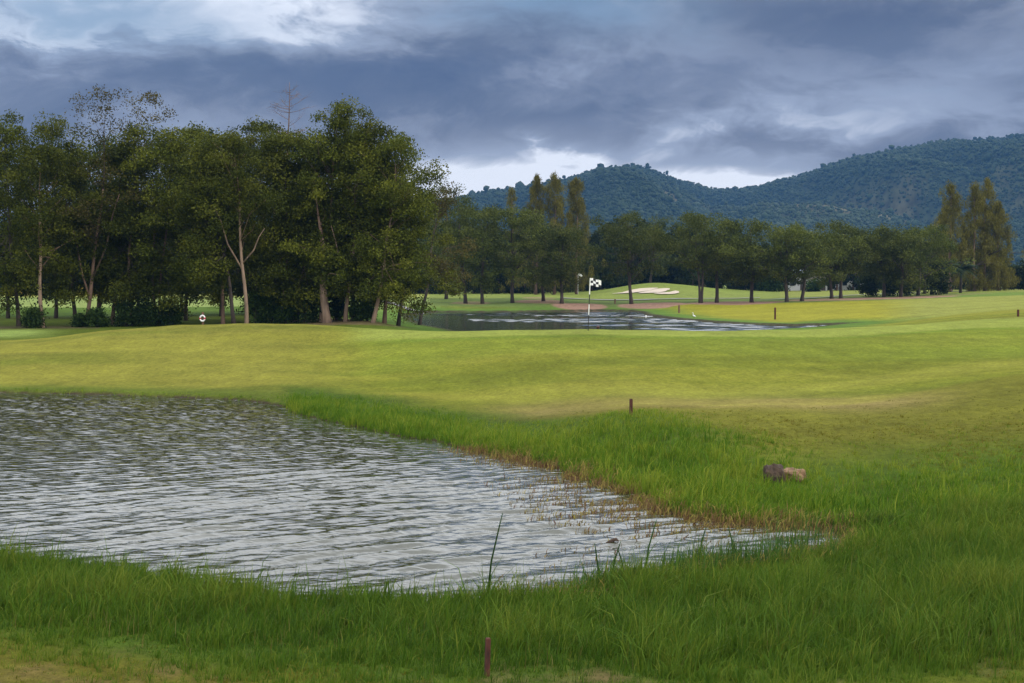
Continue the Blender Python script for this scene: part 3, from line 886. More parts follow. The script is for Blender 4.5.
# tall brownish casuarinas
CG = 'tall brown casuarinas rising above the wood'
ck = dict(clumps=150, per=90, lf=0.55, aspect=0.15, cr=0.75, r0=0.25, form='cone')
for u, d, vt, w, lab in [
    (536, 262, 176, 26, 'leftmost of three tall brown casuarinas behind the lake trees'),
    (554, 262, 175, 28, 'middle of three tall brown casuarinas behind the lake trees'),
    (576, 264, 179, 27, 'casuarina nearest the flag, rightmost of the central three'),
    (512, 272, 190, 20, 'thin faint casuarina left of the central three'),
    (950, 250, 184, 26, 'tall casuarina behind the palms'),
    (942, 256, 205, 14, 'sparse thin casuarina at the left of the right-hand row'),
    (974, 250, 186, 25, 'tall casuarina in the middle of the right-hand row'),
    (985, 252, 182, 27, 'tallest casuarina of the right-hand row'),
    (997, 254, 204, 24, 'shorter casuarina at the right end of the right-hand row')]:
    tree('casuarina_tree', u, d, u, vt, w * 1.3, 288, lab, 'bark_brown', 'leaf_cone', group=CG, **{**ck, 'clumps': 150 if w > 20 else 60})


# palms
def palm(u, d, vt, label, seed):
    x = (u - 512) / F * d; z = gz(x, d); H = float(at(512, vt, d)[2]) - z
    rg = np.random.default_rng(seed)
    tb = MB(); tb.tube([(0, 0, -.3), (0.1, 0, H * .35), (0.05, 0, H * .7)], [0.26, 0.2, 0.17], 8, .05)
    P, D, T = [], [], []
    top = np.array([0.05, 0, H * .7])
    Vs, Ts = [], []
    for i in range(22):
        a_, up = rg.uniform(0, 6.28), rg.uniform(-0.1, 1.3)
        ln = rg.uniform(2.3, 3.2)
        tn = rg.uniform(.2, .8)
        for s in np.linspace(0.12, 1, 16):
            c = top + np.array([math.cos(a_) * ln * s * math.cos(up * (1 - .4 * s)), math.sin(a_) * ln * s * math.cos(up * (1 - .4 * s)), ln * s * math.sin(up) - 1.5 * s * s])
            side = np.array([-math.sin(a_), math.cos(a_), 0])
            fw = np.array([math.cos(a_), math.sin(a_), -0.5])
            for sg in (-1, 1):
                l = 0.75 * (1 - 0.6 * abs(s - .45)) * rg.uniform(.8, 1.1)
                tip = c + side * sg * l + fw * 0.25 + np.array([0, 0, -0.3 * l])
                wv = fw * 0.07
                Vs.append([c - wv, c + wv, tip + wv * .3, tip - wv * .3]); Ts.append(tn + rg.uniform(-.15, .15))
    V = np.array(Vs).reshape(-1, 3)
    r = empty('palm_tree', (x, d, z), 0, label, 'palm', 'palms in the right-hand clump')
    tb.build('trunk', M['bark_dark'], r, True)
    build('crown', V, None, M['leaf_palm'], r, attrs={'tint': np.repeat(Ts, 4)}, quads=np.arange(len(V)).reshape(-1, 4))


palm(931, 228, 258, 'leftmost dark palm of the right-hand clump', 1)
palm(946, 231, 254, 'palm with spreading fronds below the tall casuarina', 2)
palm(960, 236, 258, 'palm right of the spreading palm', 3)
palm(924, 236, 262, 'small palm partly hidden by the rounded tree', 4)

# the dark wood behind: copies of a few kinds
protos = []
WG = 'dark wood along the far side of the course'
for k in range(6):
    data = gen_tree(300 + k, 12.0, 0.0, 7.5, 0.5 + 0.5 * (k % 3), clumps=62, per=62, lf=0.62, aspect=0.6, r0=0.26, cr=1.45)
    protos.append(data)
first = {}
k = 0
for row, (d0, hv, step, u0, u1) in enumerate([(292, 246, 13, -60, 1090), (312, 240, 15, -60, 1090), (345, 232, 17, -100, 1130)]):
    u = u0
    while u < u1:
        d = d0 + rng.uniform(-7, 7)
        uu = u + rng.uniform(-4, 4)
        vt = hv + rng.uniform(-10, 10)
        if uu > 700: vt = max(vt, 246 + rng.uniform(-4, 6))
        if 1000 < uu: vt = 262 + rng.uniform(-6, 8)
        if 625 < uu < 690 and row == 0: d += 22
        x = (uu - 512) / F * d
        z = gz(x, d)
        sc = (float(at(512, vt, d)[2]) - z) / 12.0
        pi_ = int(rng.integers(6))
        if 772 < uu < 870 and row < 2 and rng.random() < 0.75:
            u += step; continue
        if pi_ not in first:
            r = place_tree('wood_tree', (x, d, z), protos[pi_], 'bark_brown', 'leaf_wood', 'dark tree in the wood along the far side of the course', group=WG)
            first[pi_] = r
        else:
            r = copy_tree(first[pi_])
        r.location = (x, d, z); r.rotation_euler = (0, 0, rng.uniform(0, 6.28)); r.scale = (sc * rng.uniform(.85, 1.15), sc * rng.uniform(.85, 1.15), sc)
        u += step
for u in range(1000, 1060, 9):
    bush(u, 268 + u % 5, 24 + u % 7, 15, 'small leafy tree at the far right end of the course', 'leaf_wood', 'small trees at the far right', 2, 'shrub', 22, 60, 0.5)
bush(766, 290, 22, 18, 'feathery pale green bush between the bank trees', 'leaf_bush', None, 3, 'bush', 24, 60, 0.5)
bush(774, 286, 18, 16, 'round bright bush left of the white house', 'leaf_bush', None, 4, 'bush', 24, 60, 0.5)
bush(812, 284, 12, 16, 'bright green bush in front of the white house with brown roof', 'leaf_bush', None, 5, 'bush', 24, 60, 0.5)


# ------------------------------------------------------------------ houses behind the trees
def house(u, d, wpx, hpx, roof, label, rz=0.0):
    x = (u - 512) / F * d; z = gz(x, d); w, h = px(wpx, d), px(hpx, d)
    r = empty('house', (x, d, z), rz, label, 'house')
    dp = 6.0
    a_ = MB(); a_.box((-w / 2, 0, -.5), (w / 2, dp, h)); a_.build('wall', M['wall'], r)
    e = 0.5
    V = [(-w / 2 - e, -e, h + .003), (w / 2 + e, -e, h + .003), (w / 2 + e, dp + e, h + .003), (-w / 2 - e, dp + e, h + .003), (-w / 2 - e, dp / 2, h + 1.4), (w / 2 + e, dp / 2, h + 1.4)]
    build('roof', V, [(0, 3, 2, 1), (0, 1, 5, 4), (2, 3, 4, 5), (0, 4, 3), (1, 2, 5)], M[roof], r)
    nW = max(2, int(w // 2.2))
    for i in range(nW):
        xx = -w / 2 + w * (i + .5) / nW
        if i == nW // 2:
            q = MB(); q.box((xx - .45, -.04, 0.05), (xx + .45, -.004, 2.0)); q.build('door', M['roof_brown'], r)
        else:
            q = MB(); q.box((xx - .5, -.03, 1.0), (xx + .5, -.004, 2.0)); wn = q.build('window', M['glass'], r)
            q = MB(); q.box((xx - .56, -.07, .9), (xx + .56, -.033, .99)); q.build('sill', M['white'], wn)


house(797, 305, 20, 15, 'roof_blue', 'white house with blue-grey roof glimpsed behind the thick-trunked bank tree')
house(819, 300, 16, 12, 'roof_brown', 'white house with brown roof glimpsed behind the start of the cart path')
house(851, 312, 26, 13, 'roof_brown', 'long low white house with dark roof glimpsed behind the pair of trees')


# ------------------------------------------------------------------ mountains
rid = np.array([(-700, 230), (-300, 222), (0, 214), (200, 210), (380, 206), (455, 199), (475, 194), (500, 190), (530, 185), (560, 179), (585, 172), (605, 165), (620, 163), (640, 164), (660, 170), (690, 182), (712, 189), (735, 189), (770, 183), (800, 174), (830, 164),
                (860, 155), (890, 148), (920, 143), (950, 139), (1000, 135), (1030, 132), (1120, 120), (1300, 118), (1500, 150), (1800, 200)], float)
mu = np.linspace(-700, 1800, 560)
md = np.linspace(1500, 3600, 190)
MU, MD = np.meshgrid(mu, md)
MX = (MU - 512) / F * MD
RD = np.interp(mu, [-700, 380, 560, 640, 720, 800, 1030, 1800], [2900, 2800, 2600, 2550, 2900, 3000, 2900, 2900])   # depth of the ridge line
RDm = np.broadcast_to(RD, MU.shape)
hr = (VH + 1.5 - np.interp(mu, rid[:, 0], rid[:, 1])) / F
HRm = np.broadcast_to(hr, MU.shape) * RDm
s = np.where(MD < RDm, np.clip((MD - 1500) / (RDm - 1500), 0, 1), np.clip(1 - (MD - RDm) / 900, 0, 1))
spur = 1 - np.abs(fbm(MX * 0.0032 + 0.0008 * MD, MD * 0.0009, 4, 81))
spur2 = 1 - np.abs(fbm(MX * 0.010 + 0.002 * MD, MD * 0.003, 4, 83))
env = s ** 1.1
MZ = HRm * (env + (spur - 0.72) * 0.85 * np.sin(np.pi * np.clip(s, 0, 1)) + (spur2 - 0.7) * 0.30 * np.sin(np.pi * np.clip(s, 0, 1)))
MZ = MZ + 5.0 * fbm(MX * 0.012, MD * 0.012, 4, 85) * np.clip(s * 4, 0, 1)
# low foothills in front
for cu_, cd_, ch, wu, wd in ((830, 2000, 105, 170, 300), (600, 1950, 60, 90, 260), (1010, 1900, 90, 140, 260), (690, 2100, 80, 70, 260)):
    MZ = np.maximum(MZ, ch * np.exp(-((MU - cu_) / wu) ** 2 - ((MD - cd_) / wd) ** 2) * (1 + 0.25 * fbm(MX * .006, MD * .006, 3, 87)))
hrn = hr + (1.6 * vnoise(mu / 23.0, mu * 0, 5) + 1.0 * vnoise(mu / 9.0, mu * 0, 6)) / F
lim = hrn[None, :] * MD * (0.90 + 0.10 * s)
MZ = np.where(MZ > lim * 0.9, lim * (1 - 0.1 * np.exp(-(np.maximum(MZ - lim * 0.9, 0)) / (0.1 * lim + 1e-6))), MZ)
MZ = np.where(s <= 0, -3, MZ - 2)
SS = s
patch = sst(0.05, 0.5, fbm(MX * 0.0045, MD * 0.0035, 4, 88) + 0.55 * np.exp(-((MU - 650) / 60) ** 2 - ((MD - 2150) / 330) ** 2) - 0.16)
patch = patch * (1 - sst(0.45, 0.7, SS))
hc = np.zeros((MU.size, 3)) + np.array([0.034, 0.048, 0.020])
hc = mixc(hc, (0.125, 0.110, 0.055), patch.ravel())
hc *= (1 + .25 * fbm(MX * .03, MD * .03, 3, 89)).ravel()[:, None]
nr, nc = MU.shape
ii = np.arange(nr * nc).reshape(nr, nc)
Q = np.stack([ii[:-1, :-1], ii[:-1, 1:], ii[1:, 1:], ii[1:, :-1]], -1).reshape(-1, 4)
m, nt, b, N, L = mat('hillside')
a = N.new('ShaderNodeAttribute'); a.attribute_name = 'zone'
tc = N.new('ShaderNodeTexCoord'); n = N.new('ShaderNodeTexNoise'); n.inputs['Scale'].default_value = 0.06; n.inputs['Detail'].default_value = 6
L.new(tc.outputs['Object'], n.inputs['Vector'])
mr = N.new('ShaderNodeMapRange'); mr.inputs['From Min'].default_value = .3; mr.inputs['From Max'].default_value = .7; mr.inputs['To Min'].default_value = .55; mr.inputs['To Max'].default_value = 1.45
L.new(n.outputs['Fac'], mr.inputs['Value'])
vm = N.new('ShaderNodeVectorMath'); vm.operation = 'SCALE'
L.new(a.outputs['Color'], vm.inputs[0]); L.new(mr.outputs['Result'], vm.inputs['Scale']); L.new(vm.outputs[0], b.inputs['Base Color'])
b.inputs['Roughness'].default_value = 1; b.inputs['Specular IOR Level'].default_value = 0.05
tag(build('mountains', np.stack([MX.ravel(), MD.ravel(), MZ.ravel()], 1), None, m, smooth=True, attrs={'zone': hc}, quads=Q), kind='structure')

# forest on the mountains: many tree crowns, one mass
ico_v = []
phi = (1 + 5 ** .5) / 2
for a_, b_ in ((1, phi), (-1, phi), (1, -phi), (-1, -phi)):
    ico_v += [(0, a_, b_), (a_, b_, 0), (b_, 0, a_)]
ico_v = np.array(ico_v, float); ico_v /= np.linalg.norm(ico_v[0])
ico_f = []
for i in range(12):
    for j in range(i + 1, 12):
        for k_ in range(j + 1, 12):
            dd_ = [np.linalg.norm(ico_v[p] - ico_v[q]) for p, q in ((i, j), (j, k_), (i, k_))]
            if max(dd_) < 1.1:
                nrm = np.cross(ico_v[j] - ico_v[i], ico_v[k_] - ico_v[i])
                ico_f.append((i, j, k_) if nrm.dot(ico_v[i]) > 0 else (i, k_, j))
ico_f = np.array(ico_f)
NT = 185000
fu = rng.uniform(330, 1250, NT); fdp = 1560 + 1500 * rng.random(NT)
iu = np.clip(((fu + 700) / 2500 * (len(mu) - 1)).astype(int), 0, len(mu) - 1); idp = np.clip(((fdp - 1500) / 2100 * (len(md) - 1)).astype(int), 0, len(md) - 1)
pz = MZ[idp, iu]; pp = patch[idp, iu]
keep = (rng.random(NT) > pp * 0.85) & (pz > 2) & (fdp < RD[iu] + 40)
fu, fdp, iu, idp = fu[keep], fdp[keep], iu[keep], idp[keep]
# bilinear height
gu = (fu + 700) / 2500 * (len(mu) - 1); gd = (fdp - 1500) / 2100 * (len(md) - 1)
i0, j0 = np.floor(gu).astype(int), np.floor(gd).astype(int); fa, fb = gu - i0, gd - j0
i1, j1 = np.minimum(i0 + 1, len(mu) - 1), np.minimum(j0 + 1, len(md) - 1)
fz = (MZ[j0, i0] * (1 - fa) + MZ[j0, i1] * fa) * (1 - fb) + (MZ[j1, i0] * (1 - fa) + MZ[j1, i1] * fa) * fb
fx = (fu - 512) / F * fdp
n = len(fx)
sz = np.exp(rng.normal(0.45, 0.42, n))
tall = np.where(rng.random(n) < 0.06, rng.uniform(1.3, 2.0, n), 1.0)
V = ico_v[None] * np.stack([sz * rng.uniform(.8, 1.25, n), sz * rng.uniform(.8, 1.25, n), sz * rng.uniform(.8, 1.2, n)], 1)[:, None, :]
V = V * rng.uniform(0.7, 1.25, (n, 12, 1)) + np.stack([fx, fdp, fz + sz * 0.6 * tall + (tall - 1) * 5], 1)[:, None, :]
ff = (ico_f[None] + (np.arange(n) * 12)[:, None, None]).reshape(-1, 3)
tint = np.clip(rng.normal(.40, .07, n) + 0.55 * fbm(fx * .005, fdp * .004, 4, 91), 0, 1)
o = build('mountain_forest', V.reshape(-1, 3), None, M['leaf_hill'], smooth=False, attrs={'tint': np.repeat(tint, 12)}, quads=ff)
tag(o, kind='stuff')


# ------------------------------------------------------------------ grass
def blades(X, Y, Z, h, w, lean, tint, la=None):
    """tapered bent blades: six corners, two faces each"""
    n = len(X)
    a_ = rng.uniform(0, 6.283, n)
    la = rng.normal(0.35, 1.2, n) if la is None else la
    lx, ly = np.cos(la), np.sin(la)
    wx, wy = np.cos(a_) * w, np.sin(a_) * w
    l1, l2 = lean * 0.28 * h, lean * h
    c = np.stack([X, Y, Z - 0.02], 1)
    side = np.stack([wx, wy, np.zeros(n)], 1)
    m1 = c + np.stack([lx * l1, ly * l1, h * 0.55], 1)
    tp = c + np.stack([lx * l2, ly * l2, h * (1 - 0.35 * lean)], 1)
    V = np.stack([c - side * .5, c + side * .5, m1 + side * .42, tp + side * 0.06, tp - side * 0.06, m1 - side * .42], 1)
    k = (np.arange(n) * 6)[:, None]
    Qd = np.concatenate([k + np.array([[0, 1, 2, 5]]), k + np.array([[5, 2, 3, 4]])], 0)
    return V.reshape(-1, 3), Qd, np.repeat(tint, 6)


def tufts(X, Y, h, per, spread, tint, wid, leanr):
    """every point becomes a tuft of blades that fan out from it; h: tuft height"""
    n = len(X)
    m = np.maximum(2, rng.poisson(per, n))
    k = np.repeat(np.arange(n), m)
    N_ = len(k)
    ang, rad = rng.uniform(0, 6.283, N_), np.abs(rng.normal(0, 1, N_))
    sp_ = spread * (0.5 + h[k] / 0.3)
    bx, by = X[k] + np.cos(ang) * rad * sp_, Y[k] + np.sin(ang) * rad * sp_
    bend = rng.normal(0.35, 0.9, n)[k]
    la = np.where(rng.random(N_) < 0.6, ang + rng.normal(0, .5, N_), bend)
    hh = h[k] * rng.uniform(0.45, 1.12, N_) * np.where(rng.random(N_) < .03, 1.45, 1)
    bz = ground(bx, by)
    tt_ = np.clip(tint[k] + rng.normal(0, .13, N_), 0, 1)
    dry = rng.random(N_) < 0.06
    tt_ = np.where(dry, 1.0, tt_)
    return blades(bx, by, bz, hh, wid * rng.uniform(.6, 1.4, N_) * np.clip(np.sqrt(h[k] / .25), .6, 1.3), np.clip(leanr * rad * .8 + rng.uniform(0, .3, N_), 0.03, 1.1), tt_, la)


def scatter(n, ymin, ymax, tmin=-0.43, tmax=0.43, pw=1.0):
    """points spread evenly over the ground between two depths"""
    Y = np.sqrt(rng.uniform(ymin ** 2, ymax ** 2, n)) if pw == 1.0 else ymin + (ymax - ymin) * rng.random(n) ** pw
    X = rng.uniform(tmin, tmax, n) * Y
    return X, Y


# 1. the bank in front of the viewer
X, Y = scatter(72000, 10.2, 22.5)
Z, sp_, _ = ground(X, Y, True)
U = 512 + F * X / Y
nA = fbm(X * .55, Y * .55, 4, 51); nB = fbm(X * 2.0, Y * 2.0, 3, 52)
edge = np.interp(U, [-100, 0, 120, 250, 420, 600, 800, 1024, 1200], [14.5, 14.3, 13.7, 12.7, 11.9, 11.7, 12.2, 12.9, 13.0])     # where the long grass starts
longm = sst(-1.8, 2.6, Y - edge + 1.3 * nA + 0.5 * nB + 0.4)
dens = np.clip(0.10 + 0.90 * longm ** 0.8, 0, 1) * np.clip(0.8 + 0.5 * nB, 0.2, 1)
dens = np.where(sp_ < 0.05, np.clip(1 + sp_ / 0.4, 0, 1) * 0.45, dens)
keep = (rng.random(len(X)) < dens) & (sp_ > -0.35) & (Y < 22.4)
X, Y, nA, nB, longm, U = X[keep], Y[keep], nA[keep], nB[keep], longm[keep], U[keep]
n = len(X)
lowt = 1 - 0.62 * np.exp(-((U - 750) / 120) ** 2) * sst(16.6, 18.3, Y)
h = np.clip((0.045 + lowt * longm * (0.155 + 0.11 * nA + 0.08 * nB)) * np.exp(rng.normal(0, .38, n)), 0.03, 0.55)
tint = np.clip(0.42 + 0.45 * nA + 0.25 * nB + rng.normal(0, .14, n) + 0.25 * (1 - longm), 0, 1)
V, Qd, T = tufts(X, Y, h, 9, 0.04, tint, 0.0085, 0.42)
tag(build('tall_grass', V, None, M['grass_dark'], attrs={'tint': T}, quads=Qd), kind='stuff')

# 2. the far bank of the pond and the slope to the right
X, Y = scatter(135000, 19.5, 52, -0.36, 0.43)
Z, sp_, _ = ground(X, Y, True)
U = 512 + F * X / Y
nA = fbm(X * .4, Y * .4, 4, 53); nB = fbm(X * 1.6, Y * 1.6, 3, 54)
reach = 1.5 + 1.6 * sst(280, 420, U) + 1.7 * sst(520, 700, U)
bankm = (1 - sst(0.1, 1.5, (sp_ + 1.0 * nA + 0.5 * nB) / reach)) * sst(262, 300, U) * (sp_ > 0.0)
right = (1 - sst(21.5, 34, Y + 3.2 * nA + 1.2 * nB)) * sst(640, 780, U) * (sp_ > 0.0)
fringe = (1 - sst(0.1, 0.9, sp_ + 0.3 * nB)) * (sp_ > 0) * (U < 300) * (Y > 36)
longm = np.maximum(np.maximum(bankm, right * 0.8), fringe * 0.28)
longm = np.where((Y < 22.4) & (U < 660), 0, longm)
keep = rng.random(len(X)) < np.clip(longm * np.clip(0.85 + 0.5 * nB, .3, 1), 0, 1)
X, Y, nA, nB, longm, U, bankm = X[keep], Y[keep], nA[keep], nB[keep], longm[keep], U[keep], bankm[keep]
n = len(X)
h = np.clip((0.04 + longm * (0.165 + 0.11 * nA + 0.08 * nB)) * np.exp(rng.normal(0, .38, n)), 0.035, 0.65)
tint = np.clip(0.45 + 0.4 * nA + 0.25 * nB + rng.normal(0, .14, n) + 0.10 * bankm - 0.15 * sst(780, 900, U) * longm + 0.25 * (1 - longm), 0, 1)
V, Qd, T = tufts(X, Y, h, 8, 0.055, tint, 0.0125, 0.4)
tag(build('bank_grass', V, None, M['grass'], attrs={'tint': T}, quads=Qd), kind='stuff')

# straw-coloured stalks standing out of the long grass
X, Y = scatter(15000, 11.5, 30, -0.43, 0.43)
Z, sp_, _ = ground(X, Y, True)
U = 512 + F * X / Y
nA = fbm(X * .6, Y * .6, 3, 59)
keep = (sp_ > 0.1) & (rng.random(len(X)) < np.clip(0.35 + 1.1 * nA, 0, 1)) & (Y > np.interp(U, [0, 250, 450, 1024], [14.6, 13.2, 12.4, 13.2])) & ((Y < 23) | (sp_ < 4)) & (U > 120 - 300 * (Y < 22))
X, Y, Z = X[keep], Y[keep], Z[keep]
n = len(X)
V, Qd, T = blades(X, Y, Z, rng.uniform(.12, .32, n), rng.uniform(.003, .006, n), rng.uniform(.03, .3, n), np.clip(rng.normal(.35, .3, n), 0, 1))
tag(build('dry_stalks', V, None, M['straw'], attrs={'tint': T}, quads=Qd), kind='stuff')

# clipped turf of the fairway, just enough blades to give it grain
X, Y = scatter(75000, 37, 76, -0.43, 0.43)
Z, sp_, _ = ground(X, Y, True)
U = 512 + F * X / Y
nD = fbm(X * 0.10, Y * 0.30, 5, 37); nB = fbm(X * .9, Y * .9, 4, 62)
keep = (sp_ > 0.8) & (rng.random(len(X)) < np.clip(0.42 + 0.9 * nB, 0.03, 1))
X, Y, nD, U = X[keep], Y[keep], nD[keep], U[keep]
n = len(X)
V, Qd, T = tufts(X, Y, rng.uniform(.018, .034, n), 3, 0.08, np.clip(0.42 + 0.7 * nD + rng.normal(0, .16, n), 0, 1), 0.020, 0.6)
tag(build('fairway_grass', V, None, M['turf_blades'], attrs={'tint': T}, quads=Qd), kind='stuff')

# sedge at the water's edge in front of the inlet
X, Y = scatter(26000, 16.8, 21.5, 0.0, 0.24)
Z, sp_, _ = ground(X, Y, True)
U = 512 + F * X / Y
nB = fbm(X * 1.8, Y * 1.8, 3, 64)
keep = (sp_ < 0.6) & (sp_ > np.where(U > 690, -1.0, -0.5)) & (rng.random(len(X)) < np.clip(0.30 + 0.9 * nB, 0, 1) * np.exp(-((U - 690) / 110) ** 2))
X, Y = X[keep], Y[keep]
n = len(X)
V, Qd, T = blades(X, Y, np.maximum(ground(X, Y), ZW - .05), rng.uniform(.18, .55, n) * rng.uniform(.6, 1.1, n), rng.uniform(.007, .013, n), rng.uniform(.02, .4, n), np.clip(rng.normal(.4, .25, n), 0, 1))
tag(build('sedge_grass', V, None, M['reed'], attrs={'tint': T}, quads=Qd), kind='stuff')

# short rough on the slope and on the trodden turf in front
X, Y = scatter(150000, 11.0, 42, -0.43, 0.43)
Z, sp_, _ = ground(X, Y, True)
U = 512 + F * X / Y
nA = fbm(X * .5, Y * .5, 4, 57); nB = fbm(X * 2.0, Y * 2.0, 3, 58)
ok_ = (sp_ > 0.5) & ((Y > 23) | (Y < 16.5)) & (Y < 39.5 - 3 * nA)
keep = ok_ & (rng.random(len(X)) < np.clip(0.55 + 0.6 * nB + 0.4 * nA, 0.05, 1) * (1 - 0.85 * sst(29, 37, Y)))
X, Y, nA, nB, U = X[keep], Y[keep], nA[keep], nB[keep], U[keep]
n = len(X)
h = np.clip((0.035 + 0.02 * nA + 0.015 * nB) * np.exp(rng.normal(0, .35, n)), 0.015, 0.12)
tint = np.clip(0.45 + 0.5 * nA + 0.3 * nB + rng.normal(0, .15, n), 0, 1)
V, Qd, T = tufts(X, Y, h, 6, 0.05, tint, 0.016, 0.6)
tag(build('rough_grass', V, None, M['rough'], attrs={'tint': T}, quads=Qd), kind='stuff')

# 3. reddish weeds at the water's edge
X, Y = scatter(260000, 16.5, 33, -0.2, 0.27)
Z, sp_, _ = ground(X, Y, True)
U = 512 + F * X / Y
nB = fbm(X * 1.3, Y * 1.3, 4, 55)
near_tail = np.exp(-(((U - 660) / 120) ** 2 + ((Y - 24.5) / 3.2) ** 2))
marg = np.exp(-((sp_ + 0.15) / 0.6) ** 2) * sst(380, 520, U)
mz = np.clip(marg * 0.8 + near_tail * 0.75 * (sp_ < 0.1), 0, 1) * sst(-0.25, 0.35, nB + 0.25)
mz = np.maximum(mz, np.exp(-((sp_ + 0.1) / 0.45) ** 2) * (Y < 22) * np.exp(-((U - 610) / 150) ** 2) * np.clip(0.6 + 0.8 * nB, 0, 1))
mz = mz * (sp_ > -2.4) * (sp_ < 0.7)
keep = rng.random(len(X)) < mz * 0.62
X, Y, Z, nB, sp2, U = X[keep], Y[keep], Z[keep], nB[keep], sp_[keep], U[keep]
n = len(X)
Zw = np.maximum(Z, ZW - 0.03)
h = rng.uniform(0.03, 0.19, n) * np.where(sp2 > -0.3, 1.5, 0.85)
V, Qd, T = blades(X, Y, Zw, h, rng.uniform(.008, .022, n), rng.uniform(.2, 1.2, n), np.clip(rng.beta(1.1, 1.4, n) + 0.15 * (sp2 > 0), 0, 1))
tag(build('water_weeds', V, None, M['weed'], attrs={'tint': T}, quads=Qd), kind='stuff')


# 4. reeds and tufts that stand out
def clump(name, u, d, n, hmin, hmax, spread, label, cat, matx='reed', wid=(0.010, 0.02), lean=(0.05, 0.45), group=None, stalk=None):
    x = (u - 512) / F * d
    z = max(gz(x, d), ZW)
    r2 = rng.normal(size=(n, 2)) * spread
    V, Qd, T = blades(r2[:, 0], r2[:, 1], np.zeros(n), rng.uniform(hmin, hmax, n), rng.uniform(*wid, n), rng.uniform(*lean, n), rng.uniform(0.1, .9, n))
    if stalk:
        r = empty(name, (x, d, z), 0, label, cat, group)
        build('leaves', V, None, M[matx], r, attrs={'tint': T}, quads=Qd)
        mb = MB(); (tx, tz) = stalk
        mb.tube([(0, 0, -.1), (tx * .35, 0, tz * .5), (tx * .8, 0, tz * .85), (tx, 0, tz)], [0.013, 0.011, 0.008, 0.004], 6)
        mb.build('stem', M['reed'], r, True)
        return r
    o = build(name, V, None, M[matx], attrs={'tint': T}, quads=Qd)
    o.location = (x, d, z)
    return tag(o, label, cat, group)


clump('reed', 485, 16.2, 7, 0.35, 0.75, 0.02, 'tall dark reed with a slanting stalk standing at the near water edge', 'reed', stalk=(0.20, 1.12))
for u, d, tz, tx, lab in [(600, 17.8, 0.55, -.06, 'thin reed left of the other bank reeds'), (612, 18.2, 0.5, .12, 'pair-bladed reed second from the left on the near bank'),
                          (626, 18.2, 0.42, -.1, 'short reed leaning left by the weeds'), (645, 18.4, 0.75, .16, 'reed leaning right below the weedy inlet'),
                          (700, 19.6, 0.45, .1, 'low reed beside the narrow end of the pond'), (735, 20, 0.4, -.08, 'low reed at the tip of the pond')]:
    clump('reed', u, d, 5, tz * .4, tz * .85, 0.035, lab, 'reed', stalk=(tx, tz), group='reeds on the near bank')
clump('grass_tuft', 884, 21.6, 420, 0.18, 0.42, 0.16, 'dense dark green grass tuft right of the pond end', 'grass tuft', 'grass_dark', (.006, .012), (.2, 1.0))


# ------------------------------------------------------------------ small things
def stake(u, v, d, hpx, wpx, matx, label, vis=0.0, tilt=0.0, cat='stake', group=None):
    p = at(u, v, d); z = gz(p[0], d)
    h = px(hpx, d) if vis == 0 else vis
    w = px(wpx, d) * .5
    mb = MB()
    mb.box((-w, -w, -0.25), (w, w, h - w * .5))
    mb.add([(-w, -w, h - w * .5 + .0), (w, -w, h - w * .5), (w, w, h - w * .5), (-w, w, h - w * .5), (-w * .7, -w * .7, h), (w * .7, -w * .7, h), (w * .7, w * .7, h), (-w * .7, w * .7, h)],
           [(0, 1, 5, 4), (1, 2, 6, 5), (2, 3, 7, 6), (3, 0, 4, 7), (4, 5, 6, 7)])
    o = mb.build('stake', matx)
    o.location = (p[0], d, z); o.rotation_euler = (0, tilt, 0.3)
    return tag(o, label, cat, group)


stake(487, 676, 12.5, 39, 4.6, M['red_stake'], 'weathered red wooden stake in the foreground grass', tilt=0.03)
stake(631, 414, 33, 17, 2.6, M['red_stake'], 'red wooden stake on the far bank above the pond')
stake(775, 324, 139, 12, 1.4, M['red_stake'], 'red stake on the yellow fairway beyond the lake')
stake(1018, 316, 92, 7, 1.6, M['red_stake'], 'short red stake at the far right of the fairway')
stake(679, 314, 168, 8, 1.4, M['brown_stake'], 'thin brown stake at the edge of the lake point')
stake(615, 302, 206, 5, 1.1, M['brown_stake'], 'thin brown stake left of the sand bunkers')
stake(646, 317, 158, 3.2, 1.3, M['white'], 'short white post at the lake shore', cat='post')

# flagstick on the green
p = at(588, 330, 67); zf = gz(p[0], 67); Hf = float(at(588, 278, 67)[2]) - zf
r = empty('flagstick', (p[0], 67, zf), 0, 'striped flagstick with black and white chequered flag on the green', 'flagstick')
mb = MB(); mb.tube([(0, 0, -.15), (0.03, 0, Hf * .3)], 0.022, 8); mb.build('pole', M['black'], r)
for (a0, a1, mt) in ((.3, .5, 'white'), (.5, .69, 'black'), (.69, 1.0, 'white')):
    mb = MB(); mb.tube([(.03 + .1 * (a0 - .3), 0, Hf * a0), (.03 + .1 * (a1 - .3), 0, Hf * a1)], 0.024 if mt == 'white' else 0.022, 8)
    mb.build('pole_band', M[mt], r)
m, nt, b, N, L = mat('chequered flag')
a = N.new('ShaderNodeAttribute'); a.attribute_name = 'check'
rp = N.new('ShaderNodeValToRGB'); rp.color_ramp.interpolation = 'CONSTANT'
rp.color_ramp.elements[0].color = (.80, .80, .79, 1); rp.color_ramp.elements[1].color = (.02, .02, .025, 1); rp.color_ramp.elements[1].position = .5
L.new(a.outputs['Fac'], rp.inputs['Fac']); L.new(rp.outputs['Color'], b.inputs['Base Color']); b.inputs['Roughness'].default_value = .8
V, Pq, ck_ = [], [], []
fw, fh = 0.50, 0.34
